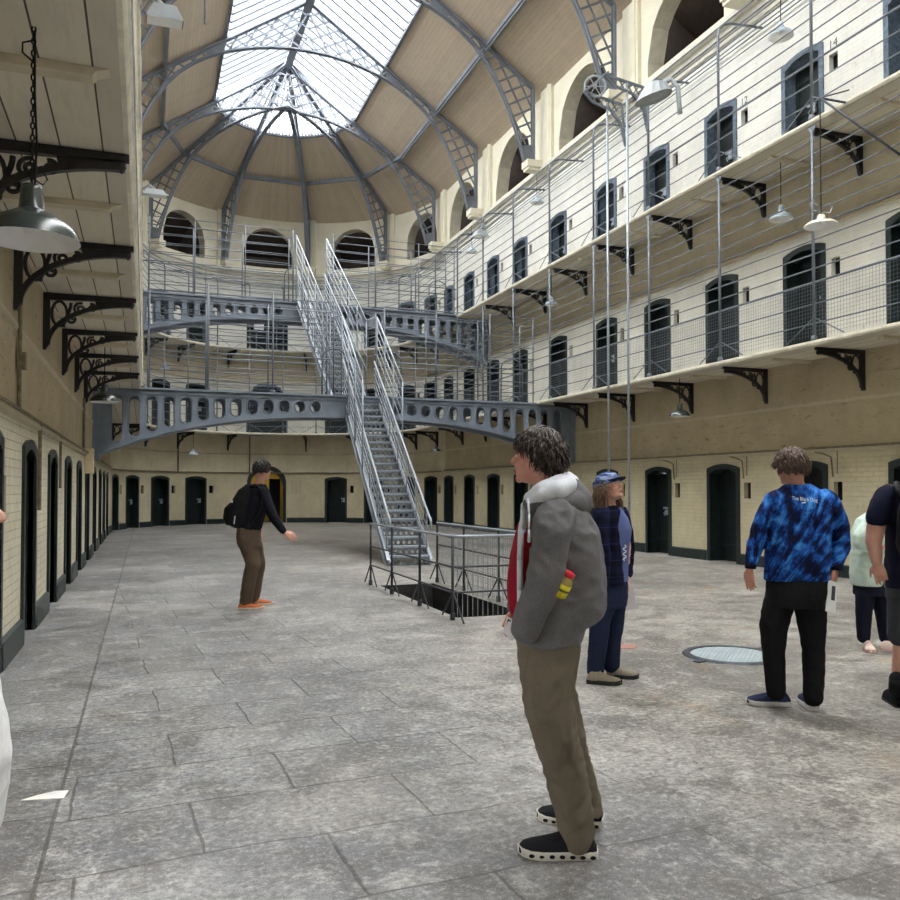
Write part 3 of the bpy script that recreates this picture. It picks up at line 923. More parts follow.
# railings round the galleries
def rail_off(s): return goff(s) - .03
POST_Y = [10.66 + 2.36 * k for k in range(-4, 9)]
POST_S = [y for y in POST_Y if y < YC - .5] + [s_apse(a) for a in (4, 20, 36, 52, 68, 84, 100, 116, 132, 148, 164)] + [s_left(y) for y in POST_Y[::-1] if y < YC - .5]
def railing(z, heights, top, label, meshed):
    root = empty('gallery_railing', (0, 0, 0))
    tag(root, label, 'railing')
    ends = (POST_S[0], POST_S[-1])
    for h in heights:
        mb = MB(); r = .02 if abs(h - .95) < .01 else .0125
        mb.tube(upath(ends[0], ends[1], rail_off, z + h, .4), r, 5)
        mb.build('rail', M['rail_grey'], root, smooth=True)
    proto = None
    mb = MB()
    if top:      # post bends back to the wall at the top
        mb.tube([(0, 0, 0), (0, 0, top - .25), (.03, 0, top - .1), (.12, 0, top), (.3, 0, top + .06), (1.05, 0, top + .12)], .026, 7)
    else: mb.tube([(0, 0, 0), (0, 0, 3.53)], .026, 7)
    mb.lathe([(.05, 0), (.05, .06), (.03, .08), (.0, .09)], 8)
    if not top:      # forked head under the slab above
        for e in (-.07, .07): mb.tube([(0, 0, 3.38), (0, e, 3.53)], .018, 5)
    pp = mb.build('post', M['rail_grey'], root, smooth=True)
    mb = MB()
    for e in (-1, 1): mb.tube([(0, 0, .38), (0, e * .62, .03)], .011, 5)
    st = mb.build('stay', M['rail_grey'], pp)
    for i, s in enumerate(POST_S):
        if i == 0: o = pp
        else:
            o = pp.copy(); C.objects.link(o); t = st.copy(); C.objects.link(t); t.parent = o
        o.location = wall_pt(s, rail_off(s), z); o.rotation_euler = (0, 0, wall_ang(s))
    if meshed:
        mb = MB()
        s = POST_S[2]
        while s < S1 + 3:
            p = wall_pt(s, rail_off(s) + .012, z)
            mb.bar((p.x, p.y, z + .03), (p.x, p.y, z + .95), .0035, .0035)
            s += .062 if s < 22 else .09
        h = .09
        while h < .95:
            pts = upath(POST_S[2], S1 + 3, lambda q: rail_off(q) + .012, z + h, .5)
            for a, b in zip(pts, pts[1:]): mb.bar(a, b, .0035, .0035)
            h += .062
        m = mb.build('wire_mesh', M['rail_grey'], root); m['kind'] = 'stuff'
    if top:
        for off, dz in ((.95, .10), (.62, .13), (.3, .15), (.06, .16)):
            mb = MB(); mb.tube(upath(ends[0], ends[1], off, z + top + dz - .02, .4), .016, 5); mb.build('rail', M['rail_grey'], root, smooth=True)
    return root
railing(Z1, [.28, .60, .95] + [1.18 + .235 * k for k in range(10)], 0, 'grey tube and wire-mesh railing round the middle gallery, floor to ceiling', True)
railing(Z2, [.28, .60, .95] + [1.2 + .25 * k for k in range(6)], 2.85, 'grey tube railing round the top gallery with posts bent back to the wall', False)

# ------------------------------------------------------------------ bridges
def hole_plate(mb, x0, x1, bot, top, holes, y, th, m=0):
    """vertical plate in the xz plane with obround holes (cx, half width, z0, z1); front and back faces plus hole walls"""
    br = {x0, x1}
    for (c, hw, a, b) in holes:
        for k in range(9): br.add(round(c - hw + 2 * hw * k / 8, 5))
    n = 40
    for k in range(n + 1): br.add(round(x0 + (x1 - x0) * k / n, 5))
    br = sorted(br)
    def q(pts):
        for yy in (y - th / 2, y + th / 2): mb.poly([(px, yy, pz) for px, pz in pts], m)
    for a, b in zip(br, br[1:]):
        if b - a < 1e-5: continue
        mid = (a + b) / 2
        h = next((h for h in holes if h[0] - h[1] < mid < h[0] + h[1]), None)
        if not h: q([(a, bot(a)), (b, bot(b)), (b, top), (a, top)]); continue
        c, hw, z0, z1 = h
        e = lambda x: sqrt(max(0, hw * hw - (x - c) ** 2))
        la, lb = z0 + hw - e(a), z0 + hw - e(b); ua, ub = z1 - hw + e(a), z1 - hw + e(b)
        q([(a, bot(a)), (b, bot(b)), (b, lb), (a, la)]); q([(a, ua), (b, ub), (b, top), (a, top)])
        for (pa, pb) in (((a, la), (b, lb)), ((a, ua), (b, ub))):
            mb.poly([(pa[0], y - th / 2, pa[1]), (pb[0], y - th / 2, pb[1]), (pb[0], y + th / 2, pb[1]), (pa[0], y + th / 2, pa[1])], m)
    for (c, hw, z0, z1) in holes:
        pts = [(c + hw * 1.12 * cos(t), y - th / 2, (z1 - hw if sin(t) > 0 else z0 + hw) + hw * 1.12 * sin(t)) for t in [2 * pi * k / 24 for k in range(24)]]
        mb.tube(pts, .018, 5, m, closed=True)
        if z1 - z0 - 2 * hw > .02:
            for e in (-1, 1):
                mb.poly([(c + e * hw, y - th / 2, z0 + hw), (c + e * hw, y + th / 2, z0 + hw), (c + e * hw, y + th / 2, z1 - hw), (c + e * hw, y - th / 2, z1 - hw)], m)
def make_bridge(name, y0, z, label, tall):
    root = empty(name, (XC, y0, z)); tag(root, label, 'bridge', None)
    W = R - .02
    bot = lambda x: -.52 - 1.05 * (abs(x) / 6.27) ** 2.6
    for yy in (0, .8):
        mb = MB()
        holes = []
        k = 0; x = 1.08
        while x < 6.0:
            for sg in (-1, 1):
                d = -bot(x); holes.append((sg * x, .122, -d + .125, -.145))
            x += .39
        hole_plate(mb, -W, W, bot, 0, holes, yy, .05)
        # flanges
        mb.box((0, yy, .02), (2 * W, .24, .05)); mb.box((0, yy - .03, -.07), (2 * W, .06, .06))
        xs = [-W + 2 * W * k / 36 for k in range(37)]
        for a, b in zip(xs, xs[1:]): mb.bar((a, yy, bot(a)), (b, yy, bot(b)), .22, .04)
        for e in (-W + .03, W - .03): mb.box((e, yy, (bot(W)) / 2 - .05), (.16, .26, -bot(W) + .12))
        mb.build('girder', M['bridge'], root)
    mb = MB(); mb.box((0, .4, .03), (2 * W - 2.2, .85, .05)); mb.build('deck', M['steel_dark'], root)
    # screen along the near edge
    for k, hh in enumerate([.3, .6, .95, 1.25, 1.55, 1.85, 2.15, 2.4][: (8 if tall else 8)]):
        for (a, b) in ((-5.1, -.62), (.72, 5.05)):
            mb = MB(); mb.tube([(a, -.03, hh), (b, -.03, hh)], .018 if hh == .95 else .012, 5); mb.build('rail', M['rail_grey'], root, smooth=True)
            mb = MB(); mb.tube([(a, .85, hh), (b, .85, hh)], .018 if hh == .95 else .012, 5); mb.build('rail', M['rail_grey'], root, smooth=True)
    for x in (-5.05, -3.7, -2.15, -.62, .72, 2.15, 3.7, 5.0):
        for yy in (-.03, .85):
            mb = MB(); mb.tube([(x, yy, .03), (x, yy, 2.42)], .019, 6)
            mb.build('post', M['rail_grey'], root, smooth=True)
    # hoops at the ends and beside the stairs
    for x in (-.50, .98, 4.55):
        mb = MB(); pts = [(x + .33 * cos(t), .4, 1.0 + .30 * sin(t)) for t in [pi * k / 12 for k in range(13)]]
        mb.tube([(x + .33, .4, .03)] + pts + [(x - .33, .4, .03)], .02, 6); mb.build('hoop', M['rail_grey'], root, smooth=True)
    return root
make_bridge('iron_footbridge', 20.92, 3.88, 'lower blue-grey iron footbridge with a row of oval holes, across the hall', True)
make_bridge('iron_footbridge', 27.22, 7.58, 'upper blue-grey iron footbridge with oval holes, higher and farther back', True)
# slender poles rising past the lower bridge to the top gallery
for k, (x, zt) in enumerate(((1.40, 6.5), (2.96, 6.4))):
    mb = MB(); mb.tube([(x, 20.86, 3.9), (x, 20.86, zt)], .022, 7)
    mb.lathe([(.06, 0), (.06, .05), (0, .06)], 8, (x, 20.86, 3.93))
    tag(mb.build('screen_pole', M['rail_grey'], smooth=True), ['grey pole standing on the lower bridge, nearer the left gallery', 'grey pole standing on the lower bridge, nearer the staircase'][k], 'pole', 'poles on the lower bridge')

# ------------------------------------------------------------------ staircase
def make_stair():
    root = empty('iron_staircase', (5.0, 16.0, 0))
    tag(root, 'long steep grey iron staircase with perforated risers rising to both footbridges', 'staircase')
    def flight(p0, p1, w, n, tall_from, first):
        p0, p1 = Vector(p0) - root.location, Vector(p1) - root.location
        run = Vector((p1.x - p0.x, p1.y - p0.y, 0)); L = run.length; d = run.normalized(); s = Vector((d.y, -d.x, 0))
        H = p1.z - p0.z; up = Vector((0, 0, 1))
        P = lambda t, lat, dz: p0 + d * (L * t) + s * lat + up * (H * t + dz)
        for e in (-1, 1):
            mb = MB()
            mb.bar(P(-.01, e * w / 2, .02), P(1.0, e * w / 2, .02), .02, .27)
            for dd in (-.135, .135): mb.bar(P(-.01, e * w / 2 + e * .02, .02 + dd), P(1.0, e * w / 2 + e * .02, .02 + dd), .07, .02)
            mb.build('stringer', M['steel'], root)
        rise, tr = H / n, L / n
        for k in range(n):
            base = p0 + d * (tr * k) + up * (rise * k)
            mb = MB()
            holes = []
            cnt = 7
            for j in range(cnt):
                x = -w / 2 + w * (j + .5) / cnt
                holes.append((x, .043, rise * .45 - .045, rise * .45 + .045))
            sub = MB(); hole_plate(sub, -w / 2, w / 2, lambda x: 0.0, rise, holes, 0, .006)
            for vtx in sub.v: mb.v.append(tuple(base + s * vtx[0] + d * vtx[1] + up * vtx[2]))
            mb.f += sub.f; mb.m += sub.m; mb.uv += sub.uv
            a = base + up * rise
            mb.bar(a + d * (-.02) , a + d * (tr + .02), w, .035, 1)
            mb.build('step', [M['tread'], M['steel']], root)
        for e in (-1, 1):
            # rails of the stair balustrade
            mb = MB()
            t0 = .0 if first else -.02
            a, b = P(t0, e * w / 2, .95), P(1.02, e * w / 2, .95)
            pts = [a, b]
            if first: pts = [a + d * -.06 + up * -.22, a + d * -.10 + up * -.10, a + d * -.05 + up * -.0] + pts[0:]
            mb.tube(pts, .026, 8); mb.build('handrail', M['steel'], root, smooth=True)
            for q in (.24, .42, .60, .78):
                mb = MB(); mb.tube([P(.03, e * w / 2, q), P(1.02, e * w / 2, q)], .012, 5); mb.build('balustrade_rail', M['steel'], root, smooth=True)
            nb = 6
            for k in range(nb + 1):
                t = .04 + .95 * k / nb
                mb = MB(); mb.tube([P(t, e * w / 2, 0), P(t, e * w / 2, .95)], .017, 6); mb.build('baluster', M['steel'], root, smooth=True)
            # high safety screen
            for q in (1.2, 1.45, 1.7, 1.95, 2.2):
                mb = MB(); mb.tube([P(tall_from, e * (w / 2 + .05), q), P(1.0, e * (w / 2 + .05), q)], .020 if q == 2.2 else .012, 5)
                mb.build('screen_rail', M['steel'], root, smooth=True)
            k = max(2, round((1 - tall_from) * 5))
            for j in range(k + 1):
                t = tall_from + (1 - tall_from) * j / k
                mb = MB(); mb.tube([P(t, e * (w / 2 + .05), .1), P(t, e * (w / 2 + .05), 2.2)], .018, 6); mb.build('screen_post', M['steel'], root, smooth=True)
    flight((5.0, 16.0, 0.0), (5.30, 21.4, 3.90), .84, 22, .47, True)
    flight((5.14, 22.0, 3.92), (5.09, 27.1, 7.60), .90, 20, 0.0, False)
    for e in (-1, 1):
        for q_ in (1.2, 1.45, 1.7, 1.95, 2.2):
            mb = MB(); mb.tube([Vector((5.30 + e * .47, 21.4, 3.9 + q_)) - root.location, Vector((5.14 + e * .50, 22.0, 3.92 + q_)) - root.location], .020 if q_ == 2.2 else .012, 5)
            mb.build('screen_rail', M['steel'], root, smooth=True)
    mb = MB()
    c = Vector((5.3, 21.4, 3.9)) - root.location
    mb.box((c.x, c.y + .3, c.z), (1.0, .75, .04)); mb.build('landing', M['steel_dark'], root)
    return root
make_stair()

# ------------------------------------------------------------------ barrier round the stairwell
root = empty('stairwell_barrier', (0, 0, 0)); tag(root, 'low steel barrier of posts and rails round the floor opening before the stairs', 'barrier')
BX0, BX1 = 3.41, 4.54; BYS = [9.21, 10.46, 11.78, 13.0]
for x in (BX0, BX1):
    for y in BYS:
        mb = MB(); mb.tube([(x, y, 0), (x, y, .98)], .017, 7); mb.lathe([(.032, 0), (.032, .07), (.02, .09), (.0, .095)], 8, (x, y, 0)); mb.build('post', M['steel_dark'], root, smooth=True)
        mb = MB()
        for e in (-1, 1): mb.tube([(x, y, .34), (x, y + e * .36, .015)], .011, 5)
        mb.build('stay', M['steel_dark'], root)
for h, mt, r in ((.98, 'steel', .017), (.62, 'steel_dark', .012), (.32, 'steel_dark', .012)):
    mb = MB(); mb.tube([(BX0, BYS[-1], h), (BX0, BYS[0] + .08, h), (BX0 + .03, BYS[0] + .02, h), (BX0 + .1, BYS[0], h), (BX1 - .08, BYS[0], h), (BX1, BYS[0] + .08, h), (BX1, BYS[-1], h)], r, 7)
    mb.build('top_rail' if h > .9 else 'rail', M[mt], root, smooth=True)
mb = MB()
y = BYS[0]
while y < BYS[-1]:
    mb.bar((BX1 + .015, y, .03), (BX1 + .015, y, .96), .006, .006); y += .065
z = .05
while z < .97:
    mb.bar((BX1 + .015, BYS[0], z), (BX1 + .015, BYS[-1], z), .006, .006); z += .075
x = BX0
while x < BX1:
    mb.bar((x, BYS[0] + .015, .03), (x, BYS[0] + .015, .96), .006, .006); x += .065
mb.build('wire_mesh', M['steel'], root)['kind'] = 'stuff'
root = empty('basement_steps', (3.97, 9.4, 0)); tag(root, 'dark iron steps going down inside the floor opening', 'steps')
for k in range(12):
    mb = MB(); mb.box((0, .10 + k * .27, -.06 - k * .15), (.86, .22, .03)); mb.box((0, .0 + k * .27, -.10 - k * .15), (.86, .015, .06))
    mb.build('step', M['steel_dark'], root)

# ------------------------------------------------------------------ manhole
t = NT('chequer_plate', .45, .4, spec=.5)
co = t.coord('Object'); w1 = t.new('ShaderNodeTexWave', wave_type='BANDS'); t.link(t.mapping(co, (1, 1, 1), (0, 0, .8)), w1.inputs['Vector']); w1.inputs['Scale'].default_value = 9
t.color(t.ramp(t.noise(co, 3), [(.3, (158, 172, 178)), (.7, (184, 196, 200))])); t.bump(w1.outputs[0], .5, .01)
root = empty('manhole_cover', (5.12, 6.38, 0)); tag(root, 'round pale chequered manhole cover set in the floor', 'manhole cover')
mb = MB(); mb.lathe([(0, .012), (.36, .012), (.37, .004)], 48); mb.build('cover_plate', t.mat, root)
mb = MB(); mb.lathe([(.37, .004), (.372, .014), (.43, .014), (.445, .0)], 48)
for a in (.3, pi + .3): mb.box((.47 * cos(a), .47 * sin(a), .006), (.12, .07, .012), 0, a)
mb.build('cover_rim', M['steel_dark'], root)
# white patch and stain on the flags
mb = MB()
def patch(pts, z=.003, th=.003):
    mb.prism(pts, z, z - th, lambda u, v, d: (u, v, d))
patch([(-.57, 4.64), (-.37, 4.60), (-.355, 4.71), (-.42, 4.72), (-.50, 4.69)])
tag(mb.build('floor_patch', plain('white_floor_patch', (224, 222, 216), .7, var=.05)), 'small white patch on the flagstones near the left wall', 'paint patch')
mb = MB(); patch([(4.42 + .14 * cos(a) * (1 + .2 * sin(3 * a)), 7.1 + .12 * sin(a), ) for a in [2 * pi * k / 20 for k in range(20)]])
tag(mb.build('floor_patch', plain('faded_red_paint', (150, 112, 104), .8, var=.1)), 'faded reddish mark on the floor left of the manhole cover', 'paint patch')

# ------------------------------------------------------------------ lamps
def shade_profile(r, cap):
    return [(.045, 0), (.05, -.03), (.055, -.10), (.075, -.125), (r * .55, -.155), (r * .85, -.20), (r, -.25), (r * 1.01, -.262), (r * .985, -.26), (r * .8, -.215), (r * .5, -.175), (.03, -.15)]
def pendant(loc, top, r, mats, label, chain=False, cat='lamp'):
    root = empty('pendant_lamp', loc); tag(root, label, cat, 'pendant lamps of the hall')
    k = r / .215
    mb = MB(); pr = [(a * k, b * k) for a, b in [(.0, .012), (.045, .01), (.05, -.02), (.058, -.105), (.07, -.12)]]
    mb.lathe(pr, 20); mb.build('lamp_cap', mats[0], root, smooth=True)
    mb = MB(); mb.lathe([(a * k, b * k) for a, b in [(.062, -.11), (.10, -.132), (.15, -.158), (.185, -.19), (.205, -.222), (.215, -.248), (.218, -.256)]], 32)
    mb.build('lamp_shade', mats[0], root, smooth=True)
    mb = MB(); mb.lathe([(a * k, b * k) for a, b in [(.218, -.256), (.210, -.250), (.198, -.222), (.178, -.194), (.145, -.168), (.09, -.145), (.0, -.135)]], 32)
    o = mb.build('shade_lining', mats[1], root, smooth=True); o['label'] = 'white inner face of the shade'
    mb = MB(); mb.lathe([(0, -.14 * k), (.03 * k, -.15 * k), (.042 * k, -.185 * k), (.03 * k, -.22 * k), (0, -.232 * k)], 12); mb.build('bulb', M['enamel_white'], root, smooth=True)
    dz = top - loc[2]
    mb = MB()
    if chain:
        n = int(dz / .03)
        for i in range(n):
            z = .02 + dz * i / n
            pts = [((.009 * cos(t) if i % 2 else 0), (0 if i % 2 else .009 * cos(t)), z + .018 + .018 * sin(t)) for t in [2 * pi * q / 8 for q in range(8)]]
            mb.tube(pts, .0045, 4, closed=True)
        mb.tube([(.012, .004, 0), (.018, .01, dz * .3), (.008, -.006, dz * .6), (.004, 0, dz)], .006, 5)
        mb.tube([(.0, 0, .05), (.05, .0, .02), (.07, .0, .05), (.05, 0, .09), (.01, 0, .08)], .004, 4)
        mb.tube([(0, 0, dz - .16), (-.05, .0, dz - .12), (-.05, 0, dz - .07), (0, 0, dz - .05)], .005, 4)
    else: mb.tube([(0, 0, 0), (0, 0, dz)], .009, 5)
    mb.build('chain' if chain else 'cord', M['cable'], root)
    return root
dk, wh = (M['enamel_green'], M['enamel_white']), (M['enamel_blue'], M['enamel_white'])
pendant((-.545, 4.62, 3.06), 3.86, .225, dk, 'large dark green enamel shade hanging on a chain under the left gallery, nearest the viewer', True)
pendant((-.63, 14.6, 3.22), 3.86, .23, dk, 'dark shade with white inside under the left gallery, beside the lower bridge end')
pendant((10.56, 14.75, 3.32), 3.86, .22, dk, 'dark shade on a short cord under the middle gallery on the right')
pendant((10.82, 12.03, 6.68), 7.5, .21, wh, 'grey-blue shade hanging under the top gallery, in front of the right wall')
pendant((10.42, 11.55, 9.72), 10.75, .21, wh, 'grey shade hanging high above the top gallery railing on the right')
pendant((10.8, 22.0, 10.2), 10.8, .2, wh, 'small grey shade above the top gallery, in front of the third clerestory arch')
pendant((10.75, 27.1, 10.1), 10.8, .2, wh, 'small grey shade above the top gallery beyond the box floodlight')
pendant((10.5, 30.2, 3.2), 3.86, .2, dk, 'little dark shade under the middle gallery beyond the staircase')
pendant((1.85, 35.6, 3.15), 3.86, .2, wh, 'small pale shade under the middle gallery on the curved end wall')
pendant((.75, 34.9, 6.55), 7.5, .22, wh, 'white shade under the top gallery on the curved end wall, left')
pendant((2.45, 36.6, 6.4), 7.5, .18, wh, 'white shade under the top gallery, right of another on the end wall')
pendant((2.35, 36.4, 9.75), 10.8, .2, wh, 'grey shade above the top gallery on the curved end wall')
pendant((10.55, 20.6, 6.85), 7.5, .18, wh, 'small grey shade under the top gallery near the end of the upper bridge')
# cream shade hung from two stay bars outside the gallery edge
root = pendant((9.7, 9.93, 5.73), 7.56, .25, (plain('cream_enamel', (226, 220, 200), .35, var=.04, spec=.5), M['enamel_white']), 'cream shade on a long cord out from the right wall, hung from slanting bars')
for ch in [x for x in C.objects if x.parent == root and x.name.split('.')[0] in ('lamp_cap', 'lamp_shade', 'shade_lining', 'bulb')]: ch.scale = (1, 1, .55)
mb = MB()
for sx in (-1, 1):
    mb.tube([(0, 0, .03), (sx * .08, 0, .06), (sx * .17, 0, .06), (sx * .22, 0, .15), (sx * .14, 0, .20), (sx * .06, 0, .15)], .008, 5)
mb.build('scroll_hook', M['steel'], root)
mb = MB(); mb.tube([(9.7, 9.93, 7.55), (10.3, 9.03, 6.41)], .018, 6); mb.tube([(9.7, 9.93, 7.55), (11.3, 9.9, 7.56)], .02, 6); mb.tube([(9.7, 9.93, 7.55), (10.2, 9.85, 7.72)], .012, 5)
tag(mb.build('lamp_outrigger', M['steel_dark'], smooth=True), 'slanting steel bars reaching out from the top gallery and carrying the cream shade', 'bracket')

def floodlight(loc, rz, size, label, tilt=.25, arm=(0, .4, 0)):
    root = empty('floodlight', loc, rz); tag(root, label, 'floodlight', 'grey floodlights')
    a, b, h = size
    mb = MB()
    top = [(-a * .6, -b * .5, h * .5), (a * .6, -b * .5, h * .5), (a * .6, b * .5, h * .5), (-a * .6, b * .5, h * .5)]
    botm = [(-a, -b, -h * .5), (a, -b, -h * .5), (a, b, -h * .5), (-a, b, -h * .5)]
    mb.mesh(top + botm, [(0, 1, 2, 3), (4, 5, 1, 0), (5, 6, 2, 1), (6, 7, 3, 2), (7, 4, 0, 3)])
    o = mb.build('housing', M['lamp_grey'], root); o.rotation_euler = (tilt, 0, 0)
    mb = MB(); mb.box((0, 0, -h * .5), (2 * a * .94, 2 * b * .94, .012)); g = mb.build('lens', M['enamel_white'], root); g.rotation_euler = (tilt, 0, 0)
    mb = MB(); mb.tube([(0, 0, h * .5), (arm[0] * .4, arm[1] * .4, h * .5 + .1), arm], .022, 6); mb.box(arm, (.1, .1, .14)); mb.build('mounting_arm', M['lamp_grey'], root)
    return root
floodlight((.16, 9.3, 6.62), 0, (.19, .15, .16), 'grey hooded floodlight beside the left gallery edge, higher in view', .2, (-.28, .1, .15))
floodlight((.14, 17.6, 7.48), 0, (.24, .16, .12), 'pale flat floodlight beside the left gallery edge, farther back', .1, (-.28, .1, .05))
floodlight((10.05, 24.6, 9.72), 0, (.22, .26, .2), 'grey box floodlight on the top gallery railing far along the right', .1, (.15, .1, .3))

# ------------------------------------------------------------------ hoist on the top gallery
root = empty('hoist', (9.9, 16.1, 0)); tag(root, 'old iron hoist with a spoked wheel on two tall poles by the right gallery', 'hoist')
for x, y, zt in ((.11, .6, 10.5), (-.05, -.5, 10.45)):
    mb = MB(); mb.tube([(x, y, 0), (x, y, zt)], .028, 8); mb.lathe([(.07, 0), (.07, .04), (.03, .06)], 8, (x, y, 0)); mb.build('pole', M['steel'], root, smooth=True)
wc = Vector((-.22, .58, 10.82)); wu = Vector((-.93, .36, 0))
WR = lambda t, r=.24: wc + wu * (r * cos(t)) + Vector((0, 0, r * sin(t)))
mb = MB(); mb.tube([WR(2 * pi * k / 28) for k in range(28)], .026, 6, closed=True)
for k in range(6): mb.tube([wc, WR(pi / 3 * k, .235)], .012, 5)
mb.lathe([(.0, -.03), (.045, -.03), (.045, .03), (0, .03)], 10, wc); mb.build('wheel', M['lamp_grey'], root, smooth=True)
for (x0, y, zl, zr_) in ((-.62, -.5, 10.52, 10.40), (-.50, .6, 10.66, 10.52)):
    mb = MB()
    T = lambda u, d: (x0 + u, y, zl + (zr_ - zl) * u / .95 + d)
    mb.bar(T(0, .0), T(1.0, 0), .05, .05); mb.bar(T(0, .0), T(.22, -.17), .05, .045); mb.bar(T(.22, -.17), T(.72, -.22), .05, .045)
    mb.bar(T(.72, -.22), T(.98, -.48), .06, .06); mb.bar(T(.98, -.48), T(1.10, -.95), .05, .06); mb.bar(T(1.0, 0), T(1.08, -.9), .04, .04)
    for k in range(4):
        u = .2 + k * .18; mb.bar(T(u, -.02), T(u + .13, -.19), .02, .025); mb.bar(T(u + .13, -.02), T(u, -.19), .02, .025)
    mb.build('lattice_arm', M['truss'], root)
mb = MB(); mb.tube([(-.55, -.55, 10.56), (-.42, .66, 10.72)], .025, 6); mb.tube([(.1, -.5, 10.43), (.2, .6, 10.56)], .03, 6); mb.build('axle', M['truss'], root)
# floodlight hood that hangs just in front of the hoist
root = empty('floodlight', (9.72, 14.3, 9.62), radians(-35)); tag(root, 'large grey scoop-shaped floodlight beside the hoist wheel', 'floodlight', 'grey floodlights')
mb = MB(); pr = []
n = 14
A = [(.33 * cos(2 * pi * k / n) * (1.0 if cos(2 * pi * k / n) > 0 else 1.35), .27 * sin(2 * pi * k / n), -.12 + .10 * cos(2 * pi * k / n)) for k in range(n)]
B = [(.22 * cos(2 * pi * k / n), .17 * sin(2 * pi * k / n), .16) for k in range(n)]
mb.mesh(A + B, [(k, (k + 1) % n, n + (k + 1) % n, n + k) for k in range(n)] + [tuple(range(n, 2 * n))])
mb.build('housing', M['lamp_grey'], root, smooth=False)
mb = MB(); mb.mesh([(x * .95, y * .95, z + .01) for x, y, z in A], [tuple(range(n))]); mb.build('lens', plain('dull_reflector', (120, 122, 122), .4, var=.1), root)
mb = MB(); mb.tube([(0, .0, .16), (.3, 0, .22), (.42, .0, .05), (.45, 0, -.35), (.46, 0, -.5)], .05, 8); mb.build('mounting_arm', M['lamp_grey'], root, smooth=True)

# ------------------------------------------------------------------ conduits on the walls
def conduit(pts, r, label, box=None):
    mb = MB(); mb.tube(pts, r, 6)
    if box: mb.box(box, (.07, .10, .16))
    tag(mb.build('conduit', M['conduit']), label, 'conduit')
XL = XC - R
conduit([(XL + .03, 8.75, 3.3), (XL + .03, 8.75, 2.3)], .02, 'thin vertical conduit with a small box on the left wall above the pipe', (XL + .05, 8.75, 2.75))
conduit([(XL + .03, 17.6, 3.3), (XL + .03, 17.6, 2.25)], .025, 'vertical conduit on the left wall just before the lower bridge')
conduit([(XL + .03, 10.45, 2.27), (XL + .03, 10.45, 1.3)], .02, 'dark conduit dropping between the first dark doorways of the left wall')
conduit([(XL + .03, 12.9, 2.27), (XL + .03, 12.9, 1.55)], .018, 'short conduit dropping between farther doorways of the left wall')
mb = MB(); mb.box((XL + .09, 18.35, 2.1), (.16, .34, .5)); tag(mb.build('cable_casing', plain('cream_casing', (206, 190, 160), .6, var=.04)), 'cream box casing on the left wall beside the end of the lower bridge', 'casing')
for i, a in enumerate((97, 128)):
    s = s_apse(a); p = wall_pt(s, .06, 0)
    mb = MB(); mb.tube([(p.x, p.y, 3.85), (p.x, p.y, 2.2)], .03, 6)
    tag(mb.build('conduit', M['conduit']), ['thick conduit down the end wall beside the middle arch', 'thick conduit down the end wall left of the middle arch'][i], 'conduit')
for i, y in enumerate([12.08, 14.41, 16.76]):
    mb = MB(); X = XC + R - .03
    mb.tube([(X, y - .25, 2.2), (X, y - .45, 2.16), (X, y - .62, 2.1), (X, y - .66, 1.75)], .014, 5); mb.tube([(X, y - .76, 2.2), (X, y - .76, 1.8)], .009, 5)
    tag(mb.build('conduit', M['conduit']), 'bent thin conduit beside the %s ground-floor door from the tie-dye shirt along the right wall' % ['nearest', 'second', 'third'][i], 'conduit')
# cable that runs along the left gallery edge
mb = MB(); mb.tube([(-.105, 1.5, 3.99), (-.105, 20.8, 3.99)], .022, 6); mb.tube([(-.062, 1.5, 4.12), (-.062, 20.8, 4.12)], .018, 6)
tag(mb.build('edge_pipe', M['slab_edge']), 'pair of white pipes along the outer edge of the left gallery', 'pipe')

# painted cell numbers on the top gallery, and a thin rod hanging from the roof
def text_mesh(body, height):
    cu = bpy.data.curves.new('t', 'FONT'); cu.body = body; cu.size = 1; cu.align_x = 'CENTER'; cu.align_y = 'CENTER'
    to = bpy.data.objects.new('t', cu); C.objects.link(to); dg = bpy.context.evaluated_depsgraph_get(); dg.update()
    tm = bpy.data.meshes.new_from_object(to.evaluated_get(dg)); bpy.data.objects.remove(to)
    h = max(v.co.y for v in tm.vertices) - min(v.co.y for v in tm.vertices)
    for v in tm.vertices: v.co *= height / h
    return tm
for y, body in ((12.08, '14'), (14.41, '12')):
    tm = text_mesh(body, .15); tm.materials.clear(); tm.materials.append(M['steel_dark'])
    d_ = next(o for o in C.objects if o.get('category') == 'door' and abs(o.location.y - y) < .02 and abs(o.location.z - Z2) < .02 and o.location.x > 10)
    o = bpy.data.objects.new('door_number', tm); C.objects.link(o); o.parent = d_; o.location = (.74, -.006, 1.82); o.rotation_euler = (pi / 2, 0, 0)
mb = MB(); mb.tube([(1.02, 16.6, 10.55), (1.02, 16.6, 14.6)], .02, 6)
tag(mb.build('hanging_rod', M['steel_dark']), 'thin dark rod hanging from the boarded roof slope on the left', 'rod')

mb = MB(); mb.box((5.66, 23.2, 5.75), (.22, .02, .45))
tag(mb.build('notice_plate', M['enamel_white']), 'small blank white plate on the upper stair flight screen', 'sign')
mb = MB(); mb.box((4.62, 36.85, 8.62), (.42, .02, .30))
tag(mb.build('notice_plate', M['enamel_white']), 'small white plate in front of the wide window of the end wall', 'sign')
